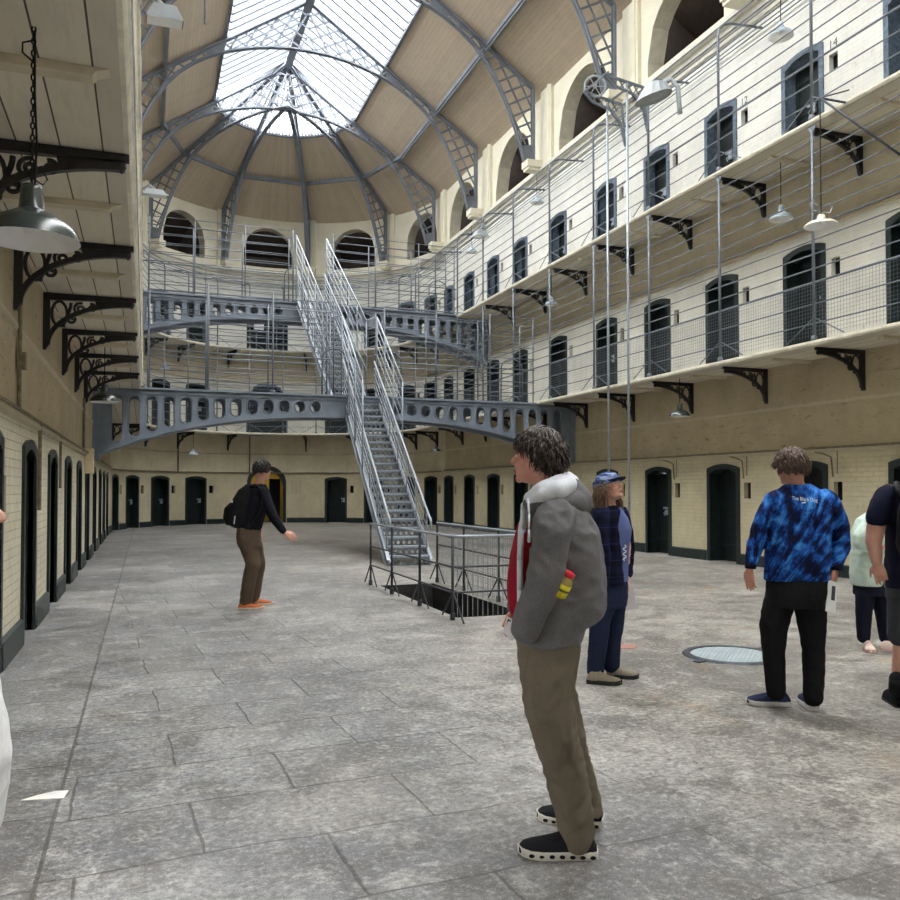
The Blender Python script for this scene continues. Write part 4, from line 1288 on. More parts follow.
# ------------------------------------------------------------------ people
YAW = atan2(305, 832); PIT = radians(1.3); FPX = 832.0; PCY = 450 + 19.3
RV = Vector((cos(YAW), -sin(YAW), 0)); VV = Vector((sin(YAW), cos(YAW), 0)); ZV = Vector((0, 0, 1))
FW = VV * cos(PIT) + ZV * sin(PIT); UPV = ZV * cos(PIT) - VV * sin(PIT)
CAMP = Vector((0, 0, CAMZ))
class Fig:
    """a figure standing at a measured distance; q() places a joint, lengths in s() are metres"""
    def __init__(self, D): self.D = D; self.S = D / FPX
    def q(self, x, y, dd=0.0):
        d = self.D + dd
        return CAMP + FW * d + RV * ((x - 450) / FPX * d) + UPV * (-(y - PCY) / FPX * d)
def sphere(mb, c, r, ax=None, nu=14, nv=9):
    """ellipsoid; r is a number or three half axes along ax (three vectors)"""
    c = Vector(c)
    if not isinstance(r, (tuple, list)): r = (r, r, r)
    ax = ax or (Vector((1, 0, 0)), Vector((0, 1, 0)), Vector((0, 0, 1)))
    vs = [c + ax[2] * r[2]]
    for i in range(1, nv):
        t = pi * i / nv
        for j in range(nu):
            p = 2 * pi * j / nu
            vs.append(c + ax[0] * (r[0] * sin(t) * cos(p)) + ax[1] * (r[1] * sin(t) * sin(p)) + ax[2] * (r[2] * cos(t)))
    vs.append(c - ax[2] * r[2])
    fs = [(0, 1 + j, 1 + (j + 1) % nu) for j in range(nu)]
    for i in range(nv - 2):
        for j in range(nu):
            a = 1 + i * nu + j; b = 1 + i * nu + (j + 1) % nu
            fs.append((a, a + nu, b + nu, b))
    L = len(vs) - 1; o = 1 + (nv - 2) * nu
    fs += [(o + j, L, o + (j + 1) % nu) for j in range(nu)]
    mb.mesh(vs, fs)
def chain(mb, pts, rs, n=14, ball=True):
    pts = [Vector(p) for p in pts]
    if ball:
        for p, r in zip(pts, rs): sphere(mb, p, r, nu=n, nv=8)
    for a, b, ra, rb in zip(pts, pts[1:], rs, rs[1:]):
        if (b - a).length > 1e-4: mb.tube([a, b], [ra, rb], n)
def loft(mb, rings, n=28, p=2.3):
    """rings: (centre, half axis vector, half axis vector); superellipse sections, closed"""
    base = len(mb.v)
    for c, a, b in rings:
        for j in range(n):
            t = 2 * pi * j / n; ct, st = cos(t), sin(t)
            k = (abs(ct) ** p + abs(st) ** p) ** (-1 / p)
            mb.v.append(tuple(Vector(c) + Vector(a) * (ct * k) + Vector(b) * (st * k)))
    for i in range(len(rings) - 1):
        for j in range(n):
            mb.f.append((base + i * n + j, base + i * n + (j + 1) % n, base + (i + 1) * n + (j + 1) % n, base + (i + 1) * n + j)); mb.m.append(0); mb.uv.append(None)
    mb.f.append(tuple(base + j for j in range(n))[::-1]); mb.m.append(0); mb.uv.append(None)
    mb.f.append(tuple(base + (len(rings) - 1) * n + j for j in range(n))); mb.m.append(0); mb.uv.append(None)
def skin(mb, name, mat, parent=None, vox=.01, smooth=4, folds=0.0, fscale=9.0, stretch=(1, 1, .45), origin=None, seed=0, mats=None):
    """one continuous surface round everything in mb"""
    org = Vector(origin) if origin is not None else Vector((0, 0, 0))
    me = bpy.data.meshes.new('tmp'); me.from_pydata([tuple(Vector(v) - org) for v in mb.v], [], mb.f); me.update()
    bm = bmesh.new(); bm.from_mesh(me); bmesh.ops.recalc_face_normals(bm, faces=bm.faces); bm.to_mesh(me); bm.free()
    t = bpy.data.objects.new('tmp', me); C.objects.link(t)
    r = t.modifiers.new('r', 'REMESH'); r.mode = 'VOXEL'; r.voxel_size = vox; r.adaptivity = 0.0
    if smooth:
        s = t.modifiers.new('s', 'SMOOTH'); s.factor = .5; s.iterations = smooth
    dg = bpy.context.evaluated_depsgraph_get(); dg.update()
    m2 = bpy.data.meshes.new_from_object(t.evaluated_get(dg))
    bpy.data.objects.remove(t); bpy.data.meshes.remove(me)
    m2.name = name
    if folds:
        vs = m2.vertices; nr = [v.normal.copy() for v in vs]
        for v, n_ in zip(vs, nr):
            p = v.co
            q = Vector((p.x * stretch[0], p.y * stretch[1], p.z * stretch[2])) * fscale + Vector((seed, seed * 2.3, 0))
            q2 = Vector((p.x + .5 * p.z, p.y, p.z * .9 - .5 * p.x)) * (fscale * 1.7) + Vector((seed, 0, 7))
            f = noise.noise(q) * .6 + (abs(noise.noise(q2)) - .25) * -.7
            v.co = p + n_ * (folds * f)
    m2.materials.clear(); m2.materials.append(mat)
    m2.polygons.foreach_set('use_smooth', [True] * len(m2.polygons)); m2.update()
    o = bpy.data.objects.new(name, m2); C.objects.link(o)
    if parent: o.parent = parent
    else: o.location = org
    return o
class Head:
    """local axes: x to the person's right, y forward, z up"""
    def __init__(self, c, fwd, pitch=0.0, roll=0.0, k=1.0):
        f = Vector((fwd.x, fwd.y, 0)).normalized(); z = ZV; x = f.cross(z)
        y2 = f * cos(pitch) + z * sin(pitch); z2 = z * cos(pitch) - f * sin(pitch)
        x2 = x * cos(roll) + z2 * sin(roll); z3 = z2 * cos(roll) - x * sin(roll)
        self.x, self.y, self.z, self.c, self.k = x2, y2, z3, Vector(c), k
        self.ax = (x2, y2, z3)
    def p(self, x, y, z): return self.c + (self.x * x + self.y * y + self.z * z) * self.k
    def ell(self, mb, c, r, nu=18, nv=12): sphere(mb, self.p(*c), tuple(q * self.k for q in r), self.ax, nu, nv)
    def ch(self, mb, pts, rs, n=8): chain(mb, [self.p(*q) for q in pts], [r * self.k for r in rs], n)
    def build(self, mb):
        e = self.ell
        e(mb, (0, -.012, .035), (.077, .097, .087)); e(mb, (0, .028, -.028), (.061, .068, .084)); e(mb, (0, .034, -.075), (.050, .054, .042))
        e(mb, (0, .078, -.103), (.022, .016, .016)); e(mb, (0, -.03, -.03), (.062, .062, .07))
        self.ch(mb, [(0, .088, .012), (0, .104, -.012), (0, .116, -.030)], [.009, .011, .0135])
        for s in (-1, 1):
            e(mb, (s * .012, .102, -.036), (.009, .011, .008), 8, 6); e(mb, (s * .038, .062, -.032), (.025, .025, .025), 10, 8)
            self.ch(mb, [(s * .012, .090, .020), (s * .032, .086, .024), (s * .05, .068, .018)], [.010, .010, .009], 6)
            e(mb, (s * .079, -.006, -.004), (.010, .021, .033), 10, 8); e(mb, (s * .081, -.012, .008), (.010, .020, .020), 8, 6)
        self.ch(mb, [(-.022, .082, -.067), (0, .094, -.063), (.022, .082, -.067)], [.005, .0075, .005], 6)
        self.ch(mb, [(-.018, .083, -.076), (0, .092, -.078), (.018, .083, -.076)], [.005, .008, .005], 6)
    def features(self, parent, org, iris=(70, 60, 50), lips=None, brow=(50, 36, 26)):
        for s in (-1, 1):
            mb = MB(); sphere(mb, self.p(s * .031, .073, .001), .0122 * self.k, self.ax, 12, 8)
            mb.v = [tuple(Vector(v) - org) for v in mb.v]; o = mb.build('eye', M['eye_white'], parent, smooth=True)
            mb = MB(); sphere(mb, self.p(s * .031, .0815, .001), .0058 * self.k, self.ax, 10, 6)
            mb.v = [tuple(Vector(v) - org) for v in mb.v]; mb.build('iris', M['iris'], o, smooth=True)
            mb = MB(); chain(mb, [self.p(s * .014, .097, .024), self.p(s * .032, .095, .030), self.p(s * .05, .077, .024)], [.003, .004, .002], 6)
            mb.v = [tuple(Vector(v) - org) for v in mb.v]; mb.build('eyebrow', M['hair_brown'], parent, smooth=True)
        mb = MB()
        chain(mb, [self.p(-.021, .0855, -.070), self.p(-.01, .098, -.0665), self.p(0, .1005, -.068), self.p(.01, .098, -.0665), self.p(.021, .0855, -.070)], [.003, .0042, .004, .0042, .003], 6)
        chain(mb, [self.p(-.018, .087, -.076), self.p(0, .0985, -.077), self.p(.018, .087, -.076)], [.003, .0048, .003], 6)
        mb.v = [tuple(Vector(v) - org) for v in mb.v]; mb.build('lips', M['lips'], parent, smooth=True)
    def hair(self, mb, keep, n=260, length=.07, thick=.011, puff=1.0, fall=.8, sd=1, nu=40, nv=26, low=None):
        """keep(d): is there hair in scalp direction d (unit, local)"""
        rnd = random.Random(sd)
        c = Vector((0, -.014, .034)); r = Vector((.082, .104, .094)) * puff
        base = len(mb.v); vs = []
        for i in range(nv + 1):
            t = pi * i / nv
            for j in range(nu):
                a = 2 * pi * j / nu
                d = Vector((sin(t) * cos(a), sin(t) * sin(a), cos(t)))
                k = (1.0 + .05 * noise.noise(d * 6 + Vector((sd, 0, 0)))) if keep(d) else .80
                q = Vector((c.x + d.x * r.x * k, c.y + d.y * r.y * k, c.z + d.z * r.z * k)); vs.append(self.p(*q))
        fs = [(i * nu + j, i * nu + (j + 1) % nu, (i + 1) * nu + (j + 1) % nu, (i + 1) * nu + j) for i in range(nv) for j in range(nu)]
        mb.mesh(vs, fs)
        got = 0; tries = 0
        while got < n and tries < n * 20:
            tries += 1
            d = Vector((rnd.gauss(0, 1), rnd.gauss(0, 1), rnd.gauss(0, 1))).normalized()
            if not keep(d): continue
            got += 1
            p = Vector((c.x + d.x * r.x, c.y + d.y * r.y, c.z + d.z * r.z)) * 1.0
            crown = Vector((0, -.35, 1)).normalized()
            tang = (d - crown * d.dot(crown)); tang = tang.normalized() if tang.length > .05 else Vector((rnd.uniform(-1, 1), rnd.uniform(-1, 1), 0)).normalized()
            tang = tang - d * tang.dot(d) * .9
            dirv = (tang + Vector((rnd.uniform(-.5, .5), rnd.uniform(-.5, .5), rnd.uniform(-.3, .3) - fall * .3)) + d * .25).normalized()
            L = length * rnd.uniform(.6, 1.25); pts = [p - d * .012]; q = p.copy()
            for k in range(4):
                q = q + dirv * (L / 4)
                dirv = (dirv + Vector((0, 0, -.25 * fall)) - d * .18 + Vector((rnd.uniform(-.15, .15), rnd.uniform(-.15, .15), rnd.uniform(-.1, .1)))).normalized()
                # stay outside the scalp
                e = Vector(((q.x - c.x) / r.x, (q.y - c.y) / r.y, (q.z - c.z) / r.z))
                if e.length < 1.02 and q.z > -.06: q = Vector((c.x + e.x / e.length * r.x * 1.02, c.y + e.y / e.length * r.y * 1.02, c.z + e.z / e.length * r.z * 1.02))
                pts.append(q.copy())
            th = thick * rnd.uniform(.7, 1.2) * self.k
            mb.tube([self.p(*q) for q in pts], [th * .8, th, th * .85, th * .55, th * .12], 5)
def hand(mb, wrist, fdir, normal, side, curl=.35, k=1.0, thumb=.5):
    """fdir: towards the fingers; normal: out of the back of the hand; side: towards the thumb"""
    f = Vector(fdir).normalized(); n = Vector(normal); n = (n - f * n.dot(f)).normalized(); s = Vector(side); s = (s - f * s.dot(f) - n * s.dot(n)).normalized()
    w = Vector(wrist)
    loft(mb, [(w, s * .026 * k, n * .018 * k), (w + f * .03 * k, s * .034 * k, n * .017 * k), (w + f * .065 * k, s * .041 * k, n * .016 * k), (w + f * .092 * k, s * .040 * k, n * .013 * k)], 16)
    for i, (off, L) in enumerate(((.0315, .072), (.0108, .080), (-.0105, .074), (-.031, .058))):
        p = w + f * (.080 * k) + s * (off * k); a = .05 + curl * (.6 + .12 * i); d0 = f + s * (off * 1.6); d0.normalize()
        pts = [p - f * .01 * k]; rs = [.0095 * k]
        for j, seg in enumerate((.45, .32, .26)):
            ang = a * (j + .6)
            d = d0 * cos(ang) - n * sin(ang)
            p = p + d * (L * seg * k * 1.05); pts.append(p); rs.append((.0088 - .0011 * j) * k)
        chain(mb, pts, rs, 8)
    p = w + f * .022 * k + s * .026 * k; d = (f * .75 + s * .65 - n * thumb * .5).normalized()
    pts = [p - s * .008 * k, p + d * .034 * k]; d = (f * .95 + s * .22 - n * thumb * .7).normalized(); pts += [pts[-1] + d * .030 * k, pts[-1] + d * .054 * k]
    chain(mb, pts, [.015 * k, .0115 * k, .0100 * k, .0075 * k], 8)
def shoe(parent, org, heel, heading, L, w, mats, name='shoe', tall=.085, holes=False, lace=None, pitch=0.0):
    """heel: floor point under the back of the heel"""
    f = Vector((heading.x, heading.y, 0)).normalized(); s = Vector((f.y, -f.x, 0)); h = Vector(heel) - Vector(org)
    f3 = f * cos(pitch) + ZV * sin(pitch); z3 = ZV * cos(pitch) - f * sin(pitch)
    P = lambda u, a, z: h + f3 * (u * L) + s * a + z3 * z
    prof = [(0.0, .026, .052), (.04, .033, .074), (.14, .037, tall), (.30, .038, tall * 1.02), (.42, .040, tall * .92), (.55, .044, tall * .80), (.70, .047, tall * .68), (.84, .044, tall * .60), (.94, .035, tall * .52), (1.0, .018, tall * .38)]
    k = w / .094
    mb = MB(); n = 12
    for u, a, z in prof:
        for j in range(n + 1):
            t = pi * j / n
            mb.v.append(tuple(P(u, cos(t) * a * k * (1.0 if sin(t) < .75 else .96), .018 + (z - .018) * sin(t) ** .75)))
    for i in range(len(prof) - 1):
        for j in range(n):
            q = i * (n + 1) + j; mb.f.append((q, q + 1, q + n + 2, q + n + 1)); mb.m.append(0); mb.uv.append(None)
    for i in (0, len(prof) - 1):
        mb.f.append(tuple(i * (n + 1) + j for j in range(n + 1))); mb.m.append(0); mb.uv.append(None)
    o = mb.build(name, mats[0], parent, smooth=True)
    out = [(-.02, .0), (-.012, .026), (.05, .036), (.3, .039), (.5, .045), (.7, .050), (.85, .046), (.96, .032), (1.02, .0)]
    loop = [(u, a * k) for u, a in out] + [(u, -a * k) for u, a in out[-2:0:-1]]
    mb = MB(); m = len(loop)
    lift = lambda u: max(0, u - .75) ** 2 * .25 * L * 2
    for zz, g in ((.0, .96), (.012, 1.0), (.028, 1.0), (.034, .95)):
        mb.v += [tuple(P(.5 + (u - .5) * (g * .02 + .98), a * g, zz + lift(u))) for u, a in loop]
    for r_ in range(3):
        for j in range(m): mb.f.append((r_ * m + j, r_ * m + (j + 1) % m, (r_ + 1) * m + (j + 1) % m, (r_ + 1) * m + j)); mb.m.append(0); mb.uv.append(None)
    mb.f.append(tuple(range(m))[::-1]); mb.f.append(tuple(range(3 * m, 4 * m))); mb.m += [0, 0]; mb.uv += [None, None]
    so = mb.build('sole', mats[1], o)
    if holes:
        mb = MB()
        for j in range(7):
            for e in (-1, 1):
                u = .06 + .13 * j; c = P(u, e * .047 * k, .017 + lift(u)); sphere(mb, c, (.0125, .006, .008), (f3, s, z3), 10, 6)
        mb.build('sole_opening', M['black'], o)
    if lace:
        mb = MB()
        for j in range(5):
            u = .38 + .065 * j; z = tall * (1.0 - .085 * j) - .004 * j
            mb.tube([P(u, -.022 * k, z - .012), P(u + .01, 0, z + .004), P(u, .022 * k, z - .012)], .0035, 5)
        mb.build('lace', lace, o)
    return o
def cloth(name, col, var=.10, scale=120, bump=.25, rough=.9):
    t = NT(name, rough, 0, .15); co = t.coord('Object')
    n1 = t.noise(co, scale, 3, .7); n2 = t.noise(co, 5, 4)
    c = t.mix(t.ramp(n1, [(.3, 0.0), (.7, 1.0)]), tuple(int(x * (1 - var)) for x in col), tuple(min(255, int(x * (1 + var))) for x in col))
    c = t.mix(t.math('MULTIPLY', t.ramp(n2, [(.4, 0.0), (.7, 1.0)]), .15), c, tuple(int(x * .8) for x in col))
    t.color(c); t.bump(n1, bump, .004); return t.mat
def skin_mat(name, col):
    t = NT(name, .5, 0, .35); co = t.coord('Object')
    n1 = t.noise(co, 30, 4, .6)
    t.color(t.mix(t.ramp(n1, [(.35, 0.0), (.7, 1.0)]), col, tuple(int(c * f) for c, f in zip(col, (1.0, .88, .86)))))
    t.b.inputs['Subsurface Weight'].default_value = .08; t.b.inputs['Subsurface Radius'].default_value = (.01, .004, .002)
    t.bump(t.noise(co, 300, 2), .08, .002); return t.mat
M['skin'] = skin_mat('skin', (208, 168, 150)); M['skin_pink'] = skin_mat('ruddy_skin', (196, 150, 134))
M['eye_white'] = plain('eye_white', (225, 220, 214), .2, var=.02, spec=.6); M['iris'] = plain('iris', (52, 42, 36), .2, var=.1, spec=.6)
M['lips'] = plain('lips', (178, 104, 98), .45, var=.05)
def hair_mat(name, a, b):
    t = NT(name, .5, 0, .45); co = t.coord('Object')
    n1 = t.noise(t.mapping(co, (70, 70, 18)), 1.0, 4, .7); t.color(t.ramp(n1, [(.3, a), (.7, b)])); t.bump(n1, .3, .004); return t.mat
M['hair_brown'] = hair_mat('brown_hair', (26, 20, 18), (68, 54, 47)); M['hair_dark'] = hair_mat('dark_hair', (16, 14, 14), (46, 38, 36)); M['hair_long'] = hair_mat('long_brown_hair', (58, 42, 34), (124, 94, 74))
def rel(mb, org): mb.v = [tuple(Vector(v) - org) for v in mb.v]; return mb

# ---- man in the grey hoodie, foreground
F = Fig(3.52); q, S = F.q, F.S
org = Vector((1.72, 3.25, 0))
fwd = (-RV * .93 + VV * .37).normalized(); sid = Vector((fwd.y, -fwd.x, 0))
H = Head(q(536.5, 456.5, 0), (-RV * .80 + VV * .60).normalized(), .08, 0, 1.0)
mb = MB(); H.build(mb)
chain(mb, [H.p(0, -.03, -.05), q(549, 488, 0), q(553, 506, 0)], [.056, .058, .07])
loft(mb, [(q(554, 505), RV * .08, VV * .14), (q(556, 530), RV * .11, VV * .19), (q(556, 580), RV * .11, VV * .17), (q(550, 640), RV * .10, VV * .15)])
nr = [q(553, 517, -.18), q(546, 575, -.20), q(537, 636, -.10)]; chain(mb, nr, [.055, .045, .034])
fr = [q(553, 517, .18), q(536, 575, .22), q(523, 606, .13)]; chain(mb, fr, [.055, .042, .03])
hand(mb, q(537, 637, -.10), Vector((0, 0, -1)) - fwd * .1, -VV, fwd, .3, .9)
hand(mb, q(522, 608, .12), fwd * .4 - ZV * .8, fwd * .5 + VV, -VV * .3 + fwd, .9)
chain(mb, [q(548, 645, -.08), q(558, 738, -.07), q(576, 842, 0)], [.07, .05, .035]); chain(mb, [q(549, 645, .09), q(565, 738, .15), q(587, 810, .28)], [.07, .05, .035])
person = skin(mb, 'person', M['skin_pink'], None, .006, 3, origin=org)
tag(person, 'tall man in a grey hooded sweatshirt and khaki trousers looking up, hands at his pockets', 'person')
H.features(person, org)
mb = MB()
def keep1(d):
    if d.y > .55 and d.z < .42: return False
    if d.y > -.12 and d.z < .02: return False
    return d.z > -.62 - .2 * (d.y < -.2)
H.hair(mb, keep1, 1700, .06, .0045, 1.0, 1.3, 3)
rel(mb, org).build('hair', M['hair_brown'], person, smooth=True)
M['hoodie'] = cloth('grey_marl_fleece', (104, 103, 106), .16, 260, .3); M['lining'] = cloth('pale_hood_lining', (206, 209, 218), .05)
mb = MB()
loft(mb, [(q(557, 500), RV * (S * 22), VV * .12), (q(557, 512), RV * (S * 32), VV * .19), (q(559, 532), RV * (S * 39), VV * .215), (q(561, 556), RV * (S * 40.5), VV * .215), (q(562, 582), RV * (S * 41.5), VV * .21),
          (q(563, 606), RV * (S * 40.5), VV * .205), (q(561, 614), RV * (S * 39), VV * .20), (q(551, 624), RV * (S * 33), VV * .19), (q(548, 641), RV * (S * 32), VV * .18)], 32, 2.4)
chain(mb, [q(556, 517, -.15)], [.085])
chain(mb, [q(555, 518, .185), q(545, 552, .215), q(532, 585, .22), q(520, 608, .17)], [.083, .074, .066, .054])
jk = skin(mb, 'hoodie', M['hoodie'], person, .009, 4, .026, 7.5, (1, 1, .3), org, 3)
mb = MB(); chain(mb, [q(556, 517, -.19), q(552, 532, -.225), q(549, 552, -.235), q(545, 576, -.235), q(536, 602, -.215), q(527, 628, -.18)], [.080, .080, .077, .077, .070, .056])
skin(mb, 'sleeve', M['hoodie'], person, .008, 4, .022, 9, (1, 1, .9), org, 17)
mb = MB()
loft(mb, [(q(547, 500), RV * (S * 13), VV * .09), (q(535, 525), RV * (S * 18), VV * .13), (q(530, 555), RV * (S * 19.5), VV * .14), (q(527, 585), RV * (S * 19.5), VV * .145), (q(526, 608), RV * (S * 18), VV * .14), (q(531, 632), RV * (S * 14), VV * .12)], 24)
M['red'] = cloth('dark_red_cotton', (142, 26, 44), .08)
skin(mb, 'shirt', M['red'], person, .010, 3, .010, 8, origin=org)
# hood lying on the shoulders: grey outside, pale inside
mb = MB()
for e in (-1, 1):
    chain(mb, [q(530, 504, e * .12), q(545, 503, e * .15), q(562, 502, e * .145), q(576, 503, e * .10), q(581, 504, 0)], [.030, .042, .046, .048, .050])
loft(mb, [(q(571, 479), RV * .022, VV * .075), (q(577, 487), RV * .038, VV * .10), (q(580, 498), RV * .050, VV * .12), (q(582, 508), RV * .038, VV * .10)], 20)
skin(mb, 'hood', M['hoodie'], person, .009, 5, .012, 9, (1, 1, .8), org, 5)
mb = MB()
for e in (-1, 1):
    chain(mb, [q(525, 507, e * .085), q(531, 498, e * .115), q(543, 491, e * .145), q(556, 484, e * .12), q(565, 478, e * .06), q(567, 477, 0)], [.014, .030, .040, .036, .026, .026])
    chain(mb, [q(530, 501, e * .14), q(543, 496, e * .175), q(557, 491, e * .175), q(567, 486, e * .12), q(571, 482, 0)], [.018, .032, .042, .040, .034])
skin(mb, 'hood_lining', M['lining'], person, .008, 4, .006, 10, (1, 1, 1), org, 6)['label'] = 'pale lining of the hood'
mb = MB()
chain(mb, [q(525, 506, -.10), q(521, 530, -.145), q(520, 560, -.15), q(520, 590, -.15), q(520, 612, -.145)], [.012, .013, .013, .013, .012], 8)
chain(mb, [q(525, 506, -.08), q(523, 530, -.12)], [.02, .014], 8)
rel(mb, org).build('zip_edge', M['lining'], person, smooth=True)
mb = MB(); chain(mb, [q(528, 499, -.15), q(529, 515, -.20), q(529, 530, -.225), q(529, 541, -.23)], [.005, .005, .005, .007], 6)
rel(mb, org).build('drawstring', M['lining'], person, smooth=True)
M['khaki'] = cloth('khaki_cotton', (106, 97, 85), .06, 200, .15)
mb = MB()
loft(mb, [(q(548, 626), RV * (S * 31), VV * .165), (q(548, 645), RV * (S * 31.5), VV * .175), (q(547, 662), RV * (S * 29.5), VV * .172), (q(547, 676), RV * (S * 27.5), VV * .16)], 28)
chain(mb, [q(546, 672, -.075), q(549, 702, -.085), q(556, 737, -.075), q(565, 775, -.04), q(573, 815, -.01), q(576.5, 839, 0)], [.112, .101, .095, .085, .078, .078])
chain(mb, [q(550, 672, .08), q(557, 705, .12), q(568, 748, .18), q(580, 784, .25), q(587, 803, .28)], [.108, .095, .085, .076, .068])
loft(mb, [(q(573, 815, -.01), RV * .076, VV * .07), (q(576.5, 846, 0), RV * .080, VV * .072)], 20, 2.0); loft(mb, [(q(583, 790, .26), RV * .066, VV * .062), (q(588, 815, .28), RV * .07, VV * .066)], 20, 2.0)
skin(mb, 'trousers', M['khaki'], person, .009, 4, .022, 8, (1, 1, .5), org, 9)
blk = cloth('black_knit_shoe', (30, 31, 36), .2, 300); sole_w = plain('off_white_sole', (196, 192, 184), .6, var=.08)
lace = plain('grey_lace', (120, 118, 112), .7)
shoe(person, org, Fig(3.50).q(596.5, 856.5), -RV * .99 + VV * .06, .325, .112, (blk, sole_w), 'shoe', .115, True, lace)
shoe(person, org, Fig(3.82).q(602, 826.5), -RV * .95 + VV * .3, .30, .11, (blk, sole_w), 'shoe', .11, True, lace)
# bottle in the pocket, leaflet in the far hand
a, b = q(557, 596, -.235), q(569.5, 573, -.255); d = (b - a).normalized(); u = d.cross(VV).normalized(); w_ = d.cross(u)
root = empty('juice_bottle', a); tag(root, 'small yellow drink bottle with a red cap sticking out of the hoodie pocket', 'bottle')
def along(mb, prof, n=16):
    k0 = len(mb.v)
    for r, t in prof:
        for j in range(n):
            an = 2 * pi * j / n; mb.v.append(tuple(d * t + u * (r * cos(an)) + w_ * (r * sin(an))))
    for i in range(len(prof) - 1):
        for j in range(n): mb.f.append((k0 + i * n + j, k0 + i * n + (j + 1) % n, k0 + (i + 1) * n + (j + 1) % n, k0 + (i + 1) * n + j)); mb.m.append(0); mb.uv.append(None)
LB = (b - a).length
mb = MB(); along(mb, [(0, 0), (.03, 0), (.033, .01), (.033, LB * .62), (.031, LB * .72), (.022, LB * .82), (.018, LB * .86)]); mb.build('bottle_body', plain('clear_juice', (150, 130, 74), .15, var=.1, spec=.6), root, smooth=True)
mb = MB(); along(mb, [(.0335, LB * .06), (.0345, LB * .07), (.0345, LB * .56), (.0335, LB * .57)]); mb.build('bottle_label', plain('yellow_label', (222, 206, 50), .4, var=.12, scale=40), root, smooth=True)['label'] = 'bright yellow label'
mb = MB(); along(mb, [(.0355, LB * .30), (.0355, LB * .40)]); mb.build('label_band', plain('dark_label_band', (90, 96, 40), .4, var=.3, scale=60), root)
mb = MB(); along(mb, [(.0, LB * .86), (.024, LB * .86), (.025, LB * .88), (.025, LB * 1.02), (.022, LB * 1.04), (0, LB * 1.04)]); mb.build('bottle_cap', plain('red_cap', (206, 40, 62), .4, var=.05), root, smooth=True)
def leaflet(pts, label, dark=None, col=(226, 228, 230)):
    """pts: four world corners of a folded sheet"""
    c = sum((Vector(p) for p in pts), Vector()) / 4
    n = (Vector(pts[1]) - Vector(pts[0])).cross(Vector(pts[3]) - Vector(pts[0])).normalized() * .004
    root = empty('leaflet', c); tag(root, label, 'leaflet')
    mb = MB(); A = [Vector(p) - c + n for p in pts]; B = [Vector(p) - c - n for p in pts]
    mb.mesh(A + B, [(0, 1, 2, 3), (7, 6, 5, 4), (0, 4, 5, 1), (1, 5, 6, 2), (2, 6, 7, 3), (3, 7, 4, 0)]); mb.build('sheet', plain('paper', col, .7, var=.02), root)
    if dark:
        for sgn in (1.06, -1.06):
            P = lambda s, t: (Vector(pts[0]) * (1 - s) * (1 - t) + Vector(pts[1]) * s * (1 - t) + Vector(pts[2]) * s * t + Vector(pts[3]) * (1 - s) * t) - c + n * sgn
            x0, y0, x1, y1 = dark; mb = MB()
            mb.poly([P(x0, y0), P(x1, y0), P(x1, y1), P(x0, y1)]); mb.build('printed_picture', plain('print', (60, 62, 70), .7, var=.4, scale=50), root)
    return root
leaflet([q(507, 616, .06), q(516, 622, .05), q(513, 641, .04), q(503, 632, .05)], 'small white leaflet at the waist of the man in the grey hoodie', (.15, .1, .5, .6))

# ---- woman in the blue cap
F = Fig(6.68); q, S = F.q, F.S
org = Vector((3.55, 5.9, 0)); fwd = (RV * .80 - VV * .60).normalized()
H = Head(q(609.5, 488), (RV * .70 - VV * .71).normalized(), .42, 0, .98)
mb = MB(); H.build(mb)
chain(mb, [H.p(0, -.02, -.06), q(609, 503), q(610, 511)], [.048, .05, .06])
loft(mb, [(q(609, 511), RV * .06, VV * .11), (q(610, 530), RV * .075, VV * .11), (q(611, 580), RV * .075, VV * .11)])
chain(mb, [q(601, 515, -.12), q(602, 545, -.15), q(610, 574, -.12)], [.045, .036, .026]); hand(mb, q(611, 576, -.11), -ZV + fwd * .3, -VV, fwd, .4, .9)
chain(mb, [q(622, 515, .10), q(627, 545, .10), q(627, 577, .06)], [.045, .036, .026]); hand(mb, q(627, 578, .05), -ZV + fwd * .1, RV, -VV, .6, .9)
chain(mb, [q(604, 598, -.06), q(599, 635, -.06), q(595, 672, -.02)], [.07, .05, .04]); chain(mb, [q(614, 598, .06), q(612, 635, .08), q(611, 667, .12)], [.07, .05, .04])
person = skin(mb, 'person', M['skin'], None, .006, 3, origin=org)
tag(person, 'woman in a blue peaked cap, dark plaid jacket and jeans looking up', 'person'); H.features(person, org)
mb = MB()
def keepw(d): return not (d.y > .25) and -.75 < d.z < .35
H.hair(mb, keepw, 500, .10, .006, 1.0, 1.6, 5)
rnd = random.Random(4)
for e in (-1, 1):
    for k in range(44):
        o0 = Vector((e * rnd.uniform(.06, .085), rnd.uniform(-.075, .0), rnd.uniform(-.03, .04)))
        p = H.p(*o0); t = H.p(e * .09, .02, -.06) ; end = p + Vector((0, 0, -rnd.uniform(.20, .34))) + fwd * rnd.uniform(-.02, .09) + H.x * e * rnd.uniform(.0, .05)
        m1 = p.lerp(end, .33) + H.x * e * .025 + fwd * rnd.uniform(-.02, .02); m2 = p.lerp(end, .7) + H.x * e * .02
        mb.tube([p, m1, m2, end], [.008, .010, .009, .002], 5)
for k in range(24):
    p = H.p(rnd.uniform(-.06, .06), -.095, rnd.uniform(-.05, .03)); end = p + Vector((rnd.uniform(-.03, .03), rnd.uniform(-.03, .03), -rnd.uniform(.18, .3))) - fwd * .03
    mb.tube([p, p.lerp(end, .5) - fwd * .02, end], [.012, .015, .004], 5)
rel(mb, org).build('hair', M['hair_long'], person, smooth=True)
t = NT('blue_plaid_cap', .85); co = t.coord('Object'); s_ = t.sep(co)
